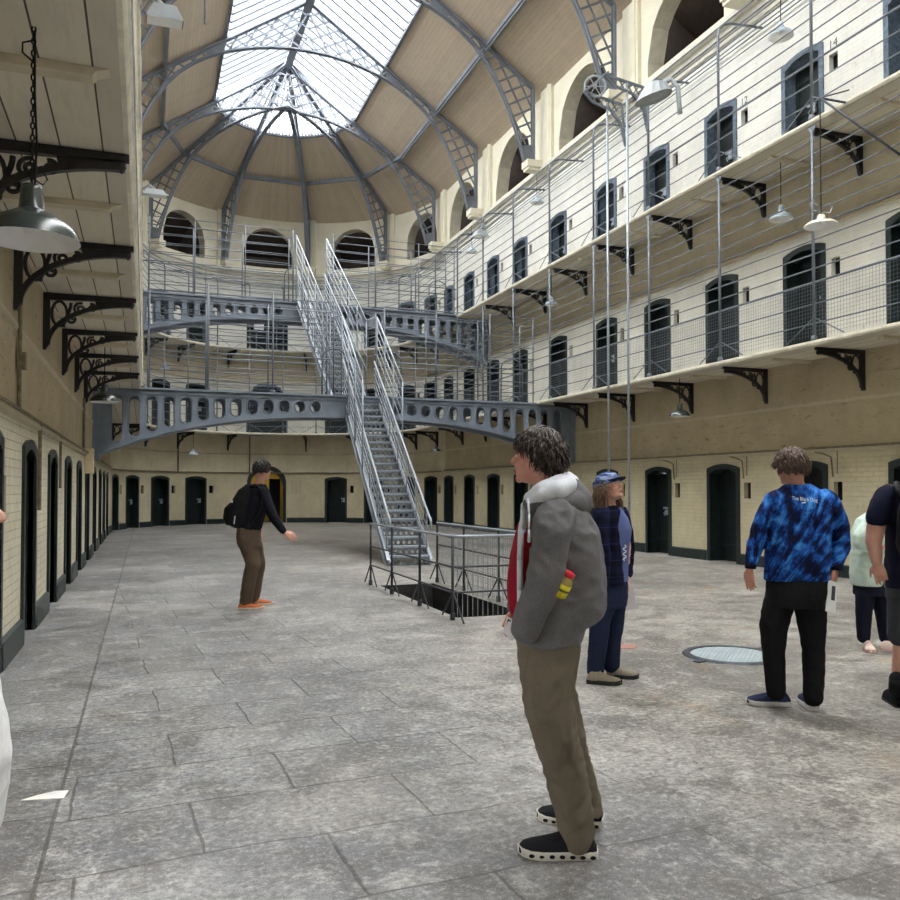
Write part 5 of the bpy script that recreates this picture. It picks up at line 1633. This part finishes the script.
t.color(t.mix(t.math('MULTIPLY', t.ramp(t.noise(t.mapping(co, (6, 6, 60)), 1.2, 2), [(.48, 0.0), (.52, 1.0)]), .8), (38, 56, 104), (150, 166, 204)))
mb = MB()
vs = []
n, m = 24, 8
for i in range(m + 1):
    tt = pi / 2 * i / m
    for j in range(n):
        a = 2 * pi * j / n; k = 1 + .03 * cos(4 * a)
        vs.append(H.p(.100 * cos(a) * sin(tt) * k, -.016 + .124 * sin(a) * sin(tt) * k, .050 + .088 * cos(tt)))
    if i == m:
        for j in range(n): vs.append(H.p(.094 * cos(2 * pi * j / n), -.014 + .116 * sin(2 * pi * j / n), .015))
fs = [(i * n + j, i * n + (j + 1) % n, (i + 1) * n + (j + 1) % n, (i + 1) * n + j) for i in range(m + 1) for j in range(n)]
mb.mesh(vs, fs); cap = rel(mb, org).build('cap', t.mat, person, smooth=True)
mb = MB(); top = []; bot = []
for k in range(13):
    a = pi * (k / 12); x = .088 * cos(a); y = .07 + .095 * sin(a)
    top.append(H.p(x, y, .040 - .10 * (y - .07) - .25 * abs(x) ** 2 * 10 * .1)); 
bot = [p - H.z * .008 for p in top]
mb.mesh(top + bot, [tuple(range(13)), tuple(range(25, 12, -1))] + [(k, k + 13, (k + 1) % 13 + 13, (k + 1) % 13) for k in range(13)]); rel(mb, org).build('peak', cloth('dark_cap_peak', (34, 40, 60)), cap)
t = NT('dark_plaid_flannel', .9, 0, .1); co = t.coord('Object'); s_ = t.sep(t.mapping(co, (1, 1, 1), (0, 0, YAW)))
def lines(c, sp, w): return t.math('LESS_THAN', t.math('FRACT', t.math('DIVIDE', t.math('ADD', c, 5.0), sp)), w)
c = t.mix(t.math('MULTIPLY', t.math('ADD', lines(s_[0], .11, .45), lines(s_[2], .11, .45)), .5), (26, 28, 52), (14, 15, 24))
c = t.mix(t.math('MULTIPLY', t.math('MAXIMUM', lines(s_[0], .13, .06), lines(s_[2], .13, .06)), t.math('MULTIPLY', t.noise(co, 6, 2), .7)), c, (58, 58, 120))
t.color(c); t.bump(t.noise(co, 200, 3), .2, .003); M['plaid'] = t.mat
mb = MB()
loft(mb, [(q(607, 505), RV * (S * 10), VV * .09), (q(606, 510), RV * (S * 14.5), VV * .155), (q(605.5, 525), RV * (S * 14), VV * .175), (q(607, 545), RV * (S * 14), VV * .165), (q(608.5, 565), RV * (S * 15), VV * .17), (q(610, 584), RV * (S * 15.5), VV * .165)], 28)
chain(mb, [q(600, 514, -.135), q(599, 530, -.17), q(602, 548, -.18), q(609, 572, -.13)], [.062, .058, .054, .042])
chain(mb, [q(621, 514, .12), q(627, 535, .13), q(629, 552, .12), q(628, 573, .07)], [.06, .054, .05, .04])
skin(mb, 'jacket', M['plaid'], person, .010, 4, .016, 8, (1, 1, .5), org, 2)
mb = MB()
loft(mb, [(q(612, 508), RV * (S * 9), VV * .09), (q(615, 518), RV * (S * 13), VV * .12), (q(617, 529), RV * (S * 14.5), VV * .13), (q(616, 545), RV * (S * 13), VV * .12), (q(615.5, 565), RV * (S * 12.5), VV * .12), (q(615, 582), RV * (S * 12.5), VV * .12)], 20)
M['blue_tee'] = cloth('grey_blue_jersey', (96, 108, 158), .06)
tee = skin(mb, 'shirt', M['blue_tee'], person, .010, 3, .006, 9, origin=org)
M['denim'] = cloth('dark_denim', (36, 44, 68), .12, 220)
mb = MB()
loft(mb, [(q(611, 580), RV * (S * 17), VV * .14), (q(609.5, 595), RV * (S * 18), VV * .15), (q(609, 606), RV * (S * 17), VV * .15)])
chain(mb, [q(603, 604, -.055), q(600, 620, -.06), q(598.5, 640, -.06), q(595.5, 670, -.02)], [.095, .085, .078, .070]); chain(mb, [q(614.5, 604, .055), q(614, 622, .07), q(612, 642, .09), q(611, 665, .13)], [.095, .082, .074, .068])
skin(mb, 'jeans', M['denim'], person, .010, 4, .010, 9, (1, 1, .6), org, 4)
tan = cloth('taupe_trail_shoe', (128, 118, 104), .12, 80); dsole = plain('dark_rubber_sole', (40, 40, 42), .7, var=.2)
shoe(person, org, Fig(6.62).q(587, 683), (RV * .96 - VV * .28), .27, .10, (tan, dsole), 'shoe', .10, False, lace)
shoe(person, org, Fig(6.82).q(606, 677.5), (RV * .97 - VV * .2), .26, .10, (tan, dsole), 'shoe', .10, False, lace)
leaflet([q(622.5, 583, .06), q(633.5, 586, .05), q(637, 608.5, .04), q(624, 611, .05)], 'white sheet held down at her side by the woman in the blue cap', None, (214, 206, 214))
from mathutils.bvhtree import BVHTree
def project(o, pts, lift=.003):
    """lay points onto a garment's surface, seen along the line from the hall entrance"""
    org_ = o.parent.location if o.parent else o.location
    bv = BVHTree.FromPolygons([v.co + org_ for v in o.data.vertices], [p.vertices for p in o.data.polygons]); out = []
    for p in pts:
        d = (Vector(p) - CAMP).normalized(); h = bv.ray_cast(CAMP, d)
        out.append((h[0] + h[1] * lift) if h[0] is not None else Vector(p))
    return out
mb = MB()
pts = project(tee, [q(624.5 + 1.5 * sin(k * 1.1), 545 + k * .9) for k in range(18)])
mb.tube(pts, .005, 5); rel(mb, org).build('shirt_print', plain('white_print', (226, 228, 232), .6), person)

# ---- man in the tie-dye shirt
F = Fig(5.82); q, S = F.q, F.S
org = Vector((4.30, 4.80, 0)); fwd = (VV * .93 - RV * .30).normalized()
H = Head(q(790.5, 466), fwd, -.05, 0, 1.03)
mb = MB(); H.build(mb)
chain(mb, [H.p(0, -.03, -.05), q(795, 483), q(797, 492)], [.058, .06, .075])
loft(mb, [(q(798, 492), RV * .13, VV * .07), (q(798, 510), RV * .19, VV * .10), (q(797, 550), RV * .17, VV * .10), (q(797, 590), RV * .16, VV * .10)])
chain(mb, [q(774, 500), q(756, 540, .02), q(750, 567, .0)], [.055, .042, .03]); chain(mb, [q(828, 500), q(841, 540, .02), q(836, 567, -.02)], [.055, .042, .03])
hand(mb, q(749.5, 568, .0), -ZV + RV * .02, -RV * .8 - VV * .5, VV * .6 - RV * .5, .22, 1.0)
hand(mb, q(835.5, 568, -.02), -ZV - RV * .15, RV * .6 - VV * .7, VV, .75, 1.0)
chain(mb, [q(782, 605), q(774, 650), q(777, 690, .03)], [.08, .055, .042]); chain(mb, [q(811, 605), q(813, 650), q(813, 695, -.02)], [.08, .055, .042])
person = skin(mb, 'person', M['skin_pink'], None, .006, 3, origin=org)
tag(person, 'man in a blue tie-dye shirt and black trousers, seen from behind', 'person'); H.features(person, org)
mb = MB()
def keep3(d):
    if d.y > .6 and d.z < .45: return False
    if d.y > .3 and d.z < -.1: return False
    return d.z > -.68
H.hair(mb, keep3, 1500, .055, .0055, 1.02, 1.4, 8)
rel(mb, org).build('hair', hair_mat('auburn_brown_hair', (40, 28, 24), (104, 80, 66)), person, smooth=True)
t = NT('blue_tie_dye', .85, 0, .15); co = t.coord('Object')
mp = t.mapping(co, (1, 1, 1), (0, 0, YAW)); s_ = t.sep(mp)
nz = t.new('ShaderNodeTexNoise'); nz.inputs['Scale'].default_value = 9; nz.inputs['Detail'].default_value = 5; t.link(co, nz.inputs['Vector'])
dx = t.math('ADD', s_[0], .30); dz = t.math('SUBTRACT', s_[2], 0.62)
ang = t.math('ARCTAN2', dz, dx); rad = t.math('SQRT', t.math('ADD', t.math('MULTIPLY', dx, dx), t.math('MULTIPLY', dz, dz)))
st = t.math('ADD', t.math('MULTIPLY', ang, 40.0), t.math('MULTIPLY', nz.outputs['Fac'], 3.5))
rays = t.math('SINE', st)
rings = t.math('SINE', t.math('ADD', t.math('MULTIPLY', rad, 44.0), t.math('ADD', t.math('MULTIPLY', nz.outputs['Fac'], 7.0), t.math('MULTIPLY', ang, 3.0))))
pol = t.comb(t.math('MULTIPLY', ang, 9.0), t.math('MULTIPLY', rad, 3.0), 0.0)
rays = t.math('MULTIPLY', t.math('SUBTRACT', t.noise(pol, 1.5, 5, .66, .4), .5), 8.0)
v = t.math('ADD', t.math('MULTIPLY', rays, .30), t.math('ADD', t.math('MULTIPLY', rings, .12), t.math('ADD', t.math('MULTIPLY', t.math('SUBTRACT', t.noise(co, 22, 4, .7), .5), .8), .50)))
t.color(t.ramp(v, [(.18, (11, 17, 40)), (.42, (18, 34, 84)), (.66, (30, 84, 168)), (.98, (74, 148, 220))])); t.bump(t.noise(co, 200, 3), .12, .003)
mb = MB()
loft(mb, [(q(797, 484), RV * (S * 13), VV * .075), (q(798, 489), RV * (S * 20), VV * .10), (q(800, 496), RV * (S * 29), VV * .125), (q(799, 508), RV * (S * 32), VV * .15), (q(798, 535), RV * (S * 31), VV * .15), (q(797, 560), RV * (S * 31), VV * .15), (q(796.5, 580), RV * (S * 31.5), VV * .145)], 32, 2.5)
chain(mb, [q(776, 501), q(768, 514, .0), q(761, 528, .02), q(755, 545, .02), q(751, 563, .0)], [.082, .076, .068, .060, .040])
chain(mb, [q(826, 500), q(834, 514, .0), q(839, 528, .02), q(841, 547, .02), q(836.5, 566, -.02)], [.082, .076, .068, .060, .040])
td = skin(mb, 'shirt', t.mat, person, .010, 4, .014, 7, (1, 1, .4), org, 11)
for x, y, dd in ((750.5, 566, 0), (836.5, 567.5, -.02)):
    mb = MB(); mb.tube([q(x + .3, y - 4, dd), q(x, y + 2.5, dd)], [.043, .038], 14); rel(mb, org).build('cuff', cloth('navy_cuff', (20, 26, 48)), person, smooth=True)
M['black_cloth'] = cloth('black_cotton', (24, 24, 27), .15)
mb = MB()
loft(mb, [(q(797, 574), RV * (S * 29), VV * .13), (q(796, 592), RV * (S * 29.5), VV * .15), (q(794, 606), RV * (S * 28), VV * .15)])
chain(mb, [q(779, 604), q(773.5, 625), q(773.5, 650, .01), q(776, 691, .03)], [.108, .098, .080, .066]); chain(mb, [q(810, 604), q(812, 625), q(813.5, 650), q(813, 697, -.02)], [.108, .098, .080, .066])
skin(mb, 'trousers', M['black_cloth'], person, .010, 4, .012, 8, (1, 1, .5), org, 12)
navy = cloth('navy_mesh_shoe', (44, 50, 76), .15, 150); gsole = plain('pale_grey_sole', (190, 190, 190), .6, var=.06)
shoe(person, org, Fig(5.92).q(790, 705.5), (-RV * .97 + VV * .1), .30, .105, (navy, gsole), 'shoe', .11, False, None)
shoe(person, org, Fig(5.78).q(815, 711), (VV * .93 + RV * .1), .29, .105, (navy, gsole), 'shoe', .11, False, None)
leaflet([q(828, 580, -.06), q(836.5, 582, -.02), q(835, 614, -.04), q(825, 611, -.08)], 'white leaflet with a dark print held by the man in the tie-dye shirt', (.45, .15, .85, .6))
cu = bpy.data.curves.new('lettering', 'FONT'); cu.body = 'The Black Dog'; cu.size = 1; cu.align_x = 'CENTER'; cu.align_y = 'CENTER'
to = bpy.data.objects.new('lettering', cu); C.objects.link(to); dg = bpy.context.evaluated_depsgraph_get(); dg.update()
tm = bpy.data.meshes.new_from_object(to.evaluated_get(dg)); bpy.data.objects.remove(to)
wid = max(v.co.x for v in tm.vertices) - min(v.co.x for v in tm.vertices); k = 25.5 / wid
bm = bmesh.new(); bm.from_mesh(tm); bmesh.ops.triangulate(bm, faces=bm.faces); bmesh.ops.subdivide_edges(bm, edges=[e for e in bm.edges if e.calc_length() > .25], cuts=2); bm.to_mesh(tm); bm.free()
pts = project(td, [q(804.5 + v.co.x * k, 499.5 - v.co.y * k * 1.15 + v.co.x * k * .09) for v in tm.vertices], .005)
for v, p in zip(tm.vertices, pts): v.co = p - org
tm.materials.clear(); tm.materials.append(plain('white_print_ink', (210, 222, 240), .7)); o = bpy.data.objects.new('shirt_lettering', tm); C.objects.link(o); o.parent = person
mb = MB(); pts = project(td, [q(801.5, 503.3), q(803, 502.7), q(804.5, 502.9), q(805.6, 502.2)], .004); mb.tube(pts, [.003, .005, .005, .003], 5); rel(mb, org).build('dog_emblem', tm.materials[0], person)

# ---- man with the black backpack, farther off
F = Fig(10.77); q, S = F.q, F.S
org = Vector((1.35, 11.1, 0)); fwd = (RV * .80 + VV * .60).normalized()
H = Head(q(262.5, 470.5), (RV * .45 + VV * .9).normalized(), .0, 0, 1.06)
mb = MB(); H.build(mb); chain(mb, [H.p(0, -.03, -.05), q(259.5, 483), q(258, 489)], [.056, .058, .07])
loft(mb, [(q(257, 489), RV * .09, VV * .13), (q(255, 505), RV * .12, VV * .15), (q(248, 530), RV * .10, VV * .13)])
chain(mb, [q(264, 493, -.10), q(272, 515, -.18), q(284, 532, -.16)], [.055, .042, .03]); hand(mb, q(284.5, 532.5, -.16), RV * .8 - ZV * .5, -VV * .8 + ZV * .4, fwd, .3, 1.15)
chain(mb, [q(255, 493, .15), q(258, 514, .2), q(257, 526, .18)], [.055, .042, .03]); hand(mb, q(257, 527, .18), -ZV + RV * .3, VV, fwd, .4)
chain(mb, [q(248, 535, -.05), q(252, 563, -.04), q(244, 603, 0)], [.09, .06, .045]); chain(mb, [q(253, 535, .07), q(258, 563, .12), q(256, 600, .2)], [.09, .06, .045])
person = skin(mb, 'person', M['skin'], None, .007, 3, origin=org)
tag(person, 'man in a black top and brown trousers walking with one arm out', 'person'); H.features(person, org)
mb = MB(); H.hair(mb, lambda d: not (d.y > .5 and d.z < .4) and not (d.y > .25 and d.z < 0) and d.z > -.6, 700, .035, .007, 1.05, .6, 9); rel(mb, org).build('hair', M['hair_dark'], person, smooth=True)
M['black_knit'] = cloth('black_knit', (26, 27, 34), .12)
mb = MB()
loft(mb, [(q(259, 484), RV * (S * 7), VV * .08), (q(258, 489), RV * (S * 10), VV * .15), (q(258, 500), RV * (S * 11.5), VV * .18), (q(254, 514), RV * (S * 11.5), VV * .17), (q(249.5, 530), RV * (S * 11.5), VV * .16)], 24)
chain(mb, [q(263.5, 493, -.11), q(268, 505, -.15), q(273, 516, -.18), q(283, 531, -.16)], [.082, .072, .062, .045]); chain(mb, [q(256, 493, .15), q(258, 514, .2), q(257, 525, .18)], [.08, .06, .045])
skin(mb, 'top', M['black_knit'], person, .012, 4, .012, 8, (1, 1, .5), org, 21)
M['brown'] = cloth('brown_twill', (96, 82, 70), .08)
mb = MB()
loft(mb, [(q(249, 527), RV * (S * 11.5), VV * .16), (q(248.5, 538), RV * (S * 12), VV * .17), (q(249.5, 547), RV * (S * 11), VV * .16)])
chain(mb, [q(248, 546, -.05), q(253, 563, -.05), q(249, 583, -.02), q(245.5, 604, 0)], [.115, .098, .090, .085]); chain(mb, [q(254, 546, .07), q(258.5, 563, .12), q(256, 583, .17), q(254, 598, .2)], [.11, .092, .08, .072])
skin(mb, 'trousers', M['brown'], person, .012, 4, .012, 8, (1, 1, .6), org, 22)
org_sh = cloth('orange_leather', (186, 104, 66), .1); cream = plain('cream_sole', (206, 196, 178), .6, var=.05)
shoe(person, org, Fig(10.72).q(238, 610), (RV * .97 + VV * .1), .33, .11, (org_sh, cream), 'shoe', .10)
shoe(person, org, Fig(11.0).q(250, 606), (RV * .95 + VV * .25), .30, .11, (org_sh, cream), 'shoe', .10)
root = empty('backpack', q(240, 527)); ro = root.location.copy(); tag(root, 'black backpack worn by the man in brown trousers', 'backpack')
M['pack'] = cloth('black_nylon', (22, 22, 25), .2, 90, .2, .6)
mb = MB(); loft(mb, [(q(251, 484, -.02), RV * .05, VV * .11), (q(247, 490, -.02), RV * .10, VV * .14), (q(242.5, 502, -.03), RV * .145, VV * .155), (q(239, 514, -.04), RV * .16, VV * .16), (q(238, 524, -.04), RV * .135, VV * .15), (q(240, 528, -.04), RV * .06, VV * .1)], 24, 2.8)
skin(mb, 'pack_body', M['pack'], root, .012, 3, .008, 9, origin=ro)
mb = MB(); loft(mb, [(q(236, 502, -.05), RV * .06, VV * .12), (q(231, 508, -.05), RV * .075, VV * .13), (q(229.5, 518, -.05), RV * .075, VV * .13), (q(231.5, 525, -.05), RV * .06, VV * .11)], 20, 2.8); skin(mb, 'front_pocket', M['pack'], root, .012, 3, .006, 9, origin=ro)
mb = MB(); mb.bar(q(229, 501, -.2), q(232.5, 501.5, -.2), .03, .03); mb.bar(q(235, 516, -.22), q(234, 524, -.22), .012, .012); rel(mb, ro).build('reflective_tag', plain('pale_tag', (190, 192, 196), .5), root)
for dd in (-.12, .12):
    mb = MB(); mb.tube([q(250, 487, dd), q(257, 486, dd), q(263, 492, dd - .05), q(262, 505, dd * 1.5), q(254, 518, dd * 1.4), q(247, 524, dd)], .022, 8); rel(mb, ro).build('strap', M['pack'], root, smooth=True)

# ---- man at the right edge
F = Fig(5.94); q, S = F.q, F.S
org = Vector((5.3, 4.5, 0)); fwd = (VV * .90 + RV * .43).normalized()
H = Head(q(918, 462), fwd, 0, 0, 1.03)
mb = MB(); H.build(mb); chain(mb, [H.p(0, -.03, -.05), q(917, 480), q(917, 490)], [.06, .062, .08])
loft(mb, [(q(917, 490), RV * .14, VV * .08), (q(917, 510), RV * .19, VV * .12), (q(917, 590), RV * .18, VV * .12)])
chain(mb, [q(885, 498), q(877, 520), q(873.5, 541, .0), q(876.5, 561, -.02)], [.066, .066, .056, .037]); hand(mb, q(877, 562, -.02), -ZV + RV * .25, -VV * .8 - RV * .4, VV * .5 - RV * .6, .35, 1.08)
chain(mb, [q(948, 498), q(958, 541), q(954, 566)], [.066, .056, .037]); hand(mb, q(954, 567), -ZV, RV, VV, .4)
chain(mb, [q(904, 600), q(903, 640), q(900, 668, .02), q(899, 690, .02)], [.09, .065, .055, .045]); chain(mb, [q(932, 600), q(934, 645), q(936, 695, -.1)], [.09, .06, .045])
person = skin(mb, 'person', M['skin'], None, .006, 3, origin=org)
tag(person, 'man in a dark t-shirt and grey shorts at the right edge, arm hanging', 'person'); H.features(person, org)
mb = MB(); H.hair(mb, lambda d: not (d.y > .5 and d.z < .4) and d.z > -.5, 200, .03, .012, 1.06, .6, 19); rel(mb, org).build('hair', M['hair_dark'], person, smooth=True)
M['navy_tee'] = cloth('navy_jersey', (26, 28, 48), .1)
mb = MB()
loft(mb, [(q(917, 482), RV * .09, VV * .08), (q(917, 488), RV * .18, VV * .12), (q(917, 505), RV * .215, VV * .155), (q(917, 540), RV * .205, VV * .165), (q(917, 570), RV * .21, VV * .17), (q(917, 588), RV * .205, VV * .165)], 28)
chain(mb, [q(887, 496), q(880.5, 507, -.01), q(877, 518, -.01)], [.080, .080, .078]); chain(mb, [q(948, 496), q(955, 517)], [.088, .088])
skin(mb, 't_shirt', M['navy_tee'], person, .010, 4, .010, 8, origin=org, seed=31)
mb = MB(); loft(mb, [(q(917, 584), RV * .20, VV * .15), (q(917, 598), RV * .205, VV * .165)])
chain(mb, [q(905, 600), q(903, 620), q(902.5, 634)], [.115, .105, .102]); chain(mb, [q(931, 600), q(933, 620), q(934, 634)], [.115, .105, .102])
skin(mb, 'shorts', cloth('charcoal_shorts', (62, 64, 70), .12), person, .010, 3, .008, 8, origin=org, seed=32)
bk = cloth('black_boot', (24, 24, 28), .15, 90)
for hx, D, px in ((901, 5.86, 711), (938, 5.82, 711)):
    mb = MB(); p = Fig(D).q(hx - 4, px - 22); chain(mb, [p, p + ZV * .07], [.056, .052], 12); rel(mb, org).build('sock', bk, person, smooth=True)
    shoe(person, org, Fig(D).q(hx, px), (VV * .96 + RV * .2), .31, .11, (bk, dsole), 'boot', .16)
root = empty('backpack', q(918, 560, -.22)); ro = root.location.copy(); tag(root, 'dark backpack on the man at the right edge, its strap over his shoulder', 'backpack')
mb = MB(); loft(mb, [(q(920, 492, -.24), RV * .10, VV * .06), (q(920, 510, -.27), RV * .14, VV * .10), (q(920, 545, -.27), RV * .145, VV * .11), (q(920, 560, -.24), RV * .11, VV * .07)], 20, 2.8); skin(mb, 'pack_body', M['pack'], root, .012, 3, .006, 9, origin=ro)
for xx in (897, 938):
    mb = MB(); mb.tube([q(xx + 6, 500, -.2), q(xx, 487, -.12), q(xx, 484, .0), q(xx, 490, .12), q(xx - 1, 515, .17), q(xx + 2, 545, .16)], .025, 8); rel(mb, ro).build('strap', M['pack'], root, smooth=True)

# ---- woman in the mint jacket
F = Fig(8.0); q, S = F.q, F.S
org = Vector((6.62, 6.15, 0)); fwd = (RV * .75 + VV * .66).normalized()
H = Head(q(890, 499), fwd, -.45, 0, .98)
mb = MB(); H.build(mb); chain(mb, [H.p(0, -.03, -.05), q(881, 509), q(877, 515)], [.05, .052, .06])
loft(mb, [(q(876, 515), RV * .08, VV * .12), (q(867, 540), RV * .08, VV * .12), (q(868, 580), RV * .06, VV * .10)])
for e in (-1, 1):
    chain(mb, [q(872, 521, e * .15), q(862, 540, e * .18), q(881, 547, e * .13)], [.045, .036, .028]); hand(mb, q(882, 547, e * .13), fwd + ZV * .1, ZV, -VV * e, .5, .9)
chain(mb, [q(868, 590, -.05), q(864, 640, -.02)], [.05, .032]); chain(mb, [q(876, 590, .06), q(885, 640, .05)], [.05, .032])
person = skin(mb, 'person', M['skin'], None, .007, 3, origin=org)
tag(person, 'person in a pale mint jacket and navy trousers, partly behind another', 'person'); H.features(person, org)
mb = MB(); H.hair(mb, lambda d: not (d.y > .5 and d.z < .4) and d.z > -.6, 200, .06, .012, 1.08, 1, 29); rel(mb, org).build('hair', M['hair_dark'], person, smooth=True)
M['mint'] = cloth('pale_mint_softshell', (196, 214, 204), .03, 100, .1, .7)
mb = MB()
loft(mb, [(q(879, 512), RV * .09, VV * .10), (q(872, 519), RV * .125, VV * .16), (q(867, 532), RV * .125, VV * .175), (q(866, 555), RV * .125, VV * .175), (q(866, 575), RV * .13, VV * .18), (q(866, 585), RV * .125, VV * .17)], 24)
for e in (-1, 1): chain(mb, [q(870, 522, e * .15), q(859.5, 537, e * .19), q(859, 542, e * .19), q(874, 549, e * .16)], [.07, .062, .06, .05])
skin(mb, 'jacket', M['mint'], person, .011, 4, .012, 8, origin=org, seed=41)
mb = MB(); loft(mb, [(q(867, 580), RV * .12, VV * .15), (q(870, 595), RV * .14, VV * .16)])
chain(mb, [q(865, 595, -.05), q(863.5, 615, -.04), q(863.5, 637, -.02)], [.088, .075, .062]); chain(mb, [q(880, 595, .06), q(884, 615, .06), q(886, 637, .05)], [.09, .078, .066])
skin(mb, 'trousers', cloth('navy_trousers', (26, 28, 42), .1), person, .011, 3, .008, 9, origin=org, seed=42)
pk = cloth('blush_trainer', (226, 204, 194), .06, 90); ps = plain('pink_sole', (206, 170, 164), .6, var=.1)
shoe(person, org, Fig(7.98).q(866, 650), (-VV * .93 - RV * .15), .20, .09, (pk, ps), 'shoe', .10)
shoe(person, org, Fig(8.0).q(880, 651), (RV * .9 - VV * .3), .24, .095, (pk, ps), 'shoe', .10)

# ---- person at the left edge
F = Fig(2.2); S = F.S; q = lambda x, y, dd=0.0: F.q(x - 14, y, dd)
org = q(-50, 1074); org.z = 0; fwd = (RV * .985 + VV * .17).normalized()
H = Head(q(-31, 508), fwd, .02, 0, 1.0)
mb = MB(); H.build(mb); chain(mb, [H.p(0, -.03, -.05), q(-58, 560), q(-62, 585)], [.05, .052, .07])
loft(mb, [(q(-62, 580), RV * .08, VV * .14), (q(-58, 660), RV * .09, VV * .14), (q(-52, 780), RV * .09, VV * .14), (q(-52, 830), RV * .09, VV * .13)])
for e in (-1, 1):
    chain(mb, [q(-64, 600, e * .17), q(-66, 690, e * .20), q(-48, 770, e * .20)], [.045, .038, .028]); hand(mb, q(-46, 776, e * .2), -ZV + fwd * .2, VV * e, fwd, .4, .95)
    chain(mb, [q(-52, 810, e * .09), q(-52, 940, e * .09), q(-54, 1055, e * .1)], [.08, .055, .042])
person = skin(mb, 'person', M['skin'], None, .006, 3, origin=org)
tag(person, 'person in a long white jacket at the left edge, mostly out of view', 'person'); H.features(person, org)
mb = MB(); H.hair(mb, lambda d: d.y < .1 and d.z > -.7, 500, .08, .007, 1.0, 1.2, 39); rel(mb, org).build('hair', M['hair_long'], person, smooth=True)
mb = MB()
loft(mb, [(q(-62, 575), RV * .07, VV * .10), (q(-62, 595), RV * .10, VV * .18), (q(-58, 640), RV * .13, VV * .20), (q(-54, 690), RV * .137, VV * .20), (q(-50, 735), RV * .152, VV * .205), (q(-48, 765), RV * .155, VV * .21), (q(-50, 800), RV * .15, VV * .21), (q(-53, 840), RV * .138, VV * .21), (q(-53, 850), RV * .12, VV * .19)], 28)
for e in (-1, 1): chain(mb, [q(-64, 602, e * .17), q(-66, 690, e * .215), q(-50, 765, e * .21)], [.065, .055, .042])
skin(mb, 'jacket', cloth('white_quilted_jacket', (222, 222, 226), .03, 40, .2), person, .010, 4, .008, 8, origin=org, seed=51)
mb = MB(); loft(mb, [(q(-53, 840), RV * .115, VV * .18), (q(-53, 860), RV * .12, VV * .18)])
for e in (-1, 1): chain(mb, [q(-53, 860, e * .085), q(-53, 940, e * .09), q(-54, 1045, e * .1)], [.095, .075, .062])
skin(mb, 'trousers', M['black_cloth'], person, .011, 3, .008, 9, origin=org, seed=52)
for e in (-1, 1):
    h = q(-54, 1074, e * .1) - fwd * .08; h.z = 0; shoe(person, org, h, fwd, .25, .09, (blk, sole_w), 'shoe', .1)
# ------------------------------------------------------------------ camera, light
cam = bpy.data.cameras.new('camera'); cam.sensor_width = 36; cam.sensor_fit = 'HORIZONTAL'; cam.lens = 36 * 832 / 900
cam.shift_y = 19.3 / 900; cam.clip_start = .05; cam.clip_end = 200
co = bpy.data.objects.new('camera', cam); C.objects.link(co)
co.location = (0, 0, CAMZ)
co.rotation_euler = (radians(90 + 1.3), 0, -atan2(305, 832))
SC.camera = co
w = bpy.data.worlds.new('overcast_sky'); SC.world = w; w.use_nodes = True
bg = w.node_tree.nodes['Background']; bg.inputs[0].default_value = (.97, .985, 1.0, 1); bg.inputs[1].default_value = 2.6
def portal(loc, rot, sx, sy):
    l = bpy.data.lights.new('skylight_portal', 'AREA'); l.shape = 'RECTANGLE'; l.size = sx; l.size_y = sy; l.cycles.is_portal = True
    o = bpy.data.objects.new('skylight_portal', l); C.objects.link(o); o.location = loc; o.rotation_euler = rot
ph = math.atan(SL); hl = RG * LS
for sg in (-1, 1):
    portal((XR + sg * RG / 2, (YB + YC + 2.8) / 2, zroof(RG / 2) + .12), (0, sg * ph, 0), hl, YC - YB + 2.8)
sun = bpy.data.lights.new('overcast_daylight', 'SUN'); sun.energy = 43.0; sun.angle = radians(150); sun.color = (1.0, .985, .965)
so = bpy.data.objects.new('overcast_daylight', sun); C.objects.link(so); so.location = (XC, 15, 30); so.rotation_euler = (radians(6), radians(-4), 0)
SC.view_settings.view_transform = 'Standard'; SC.view_settings.look = 'None'; SC.view_settings.gamma = 1.0
SC.view_settings.exposure = 0.2
SC.cycles.max_bounces = 12; SC.cycles.diffuse_bounces = 9; SC.cycles.transparent_max_bounces = 12
SC.cycles.use_adaptive_sampling = True; SC.cycles.adaptive_threshold = .02
SC.cycles.sample_clamp_indirect = 8.0
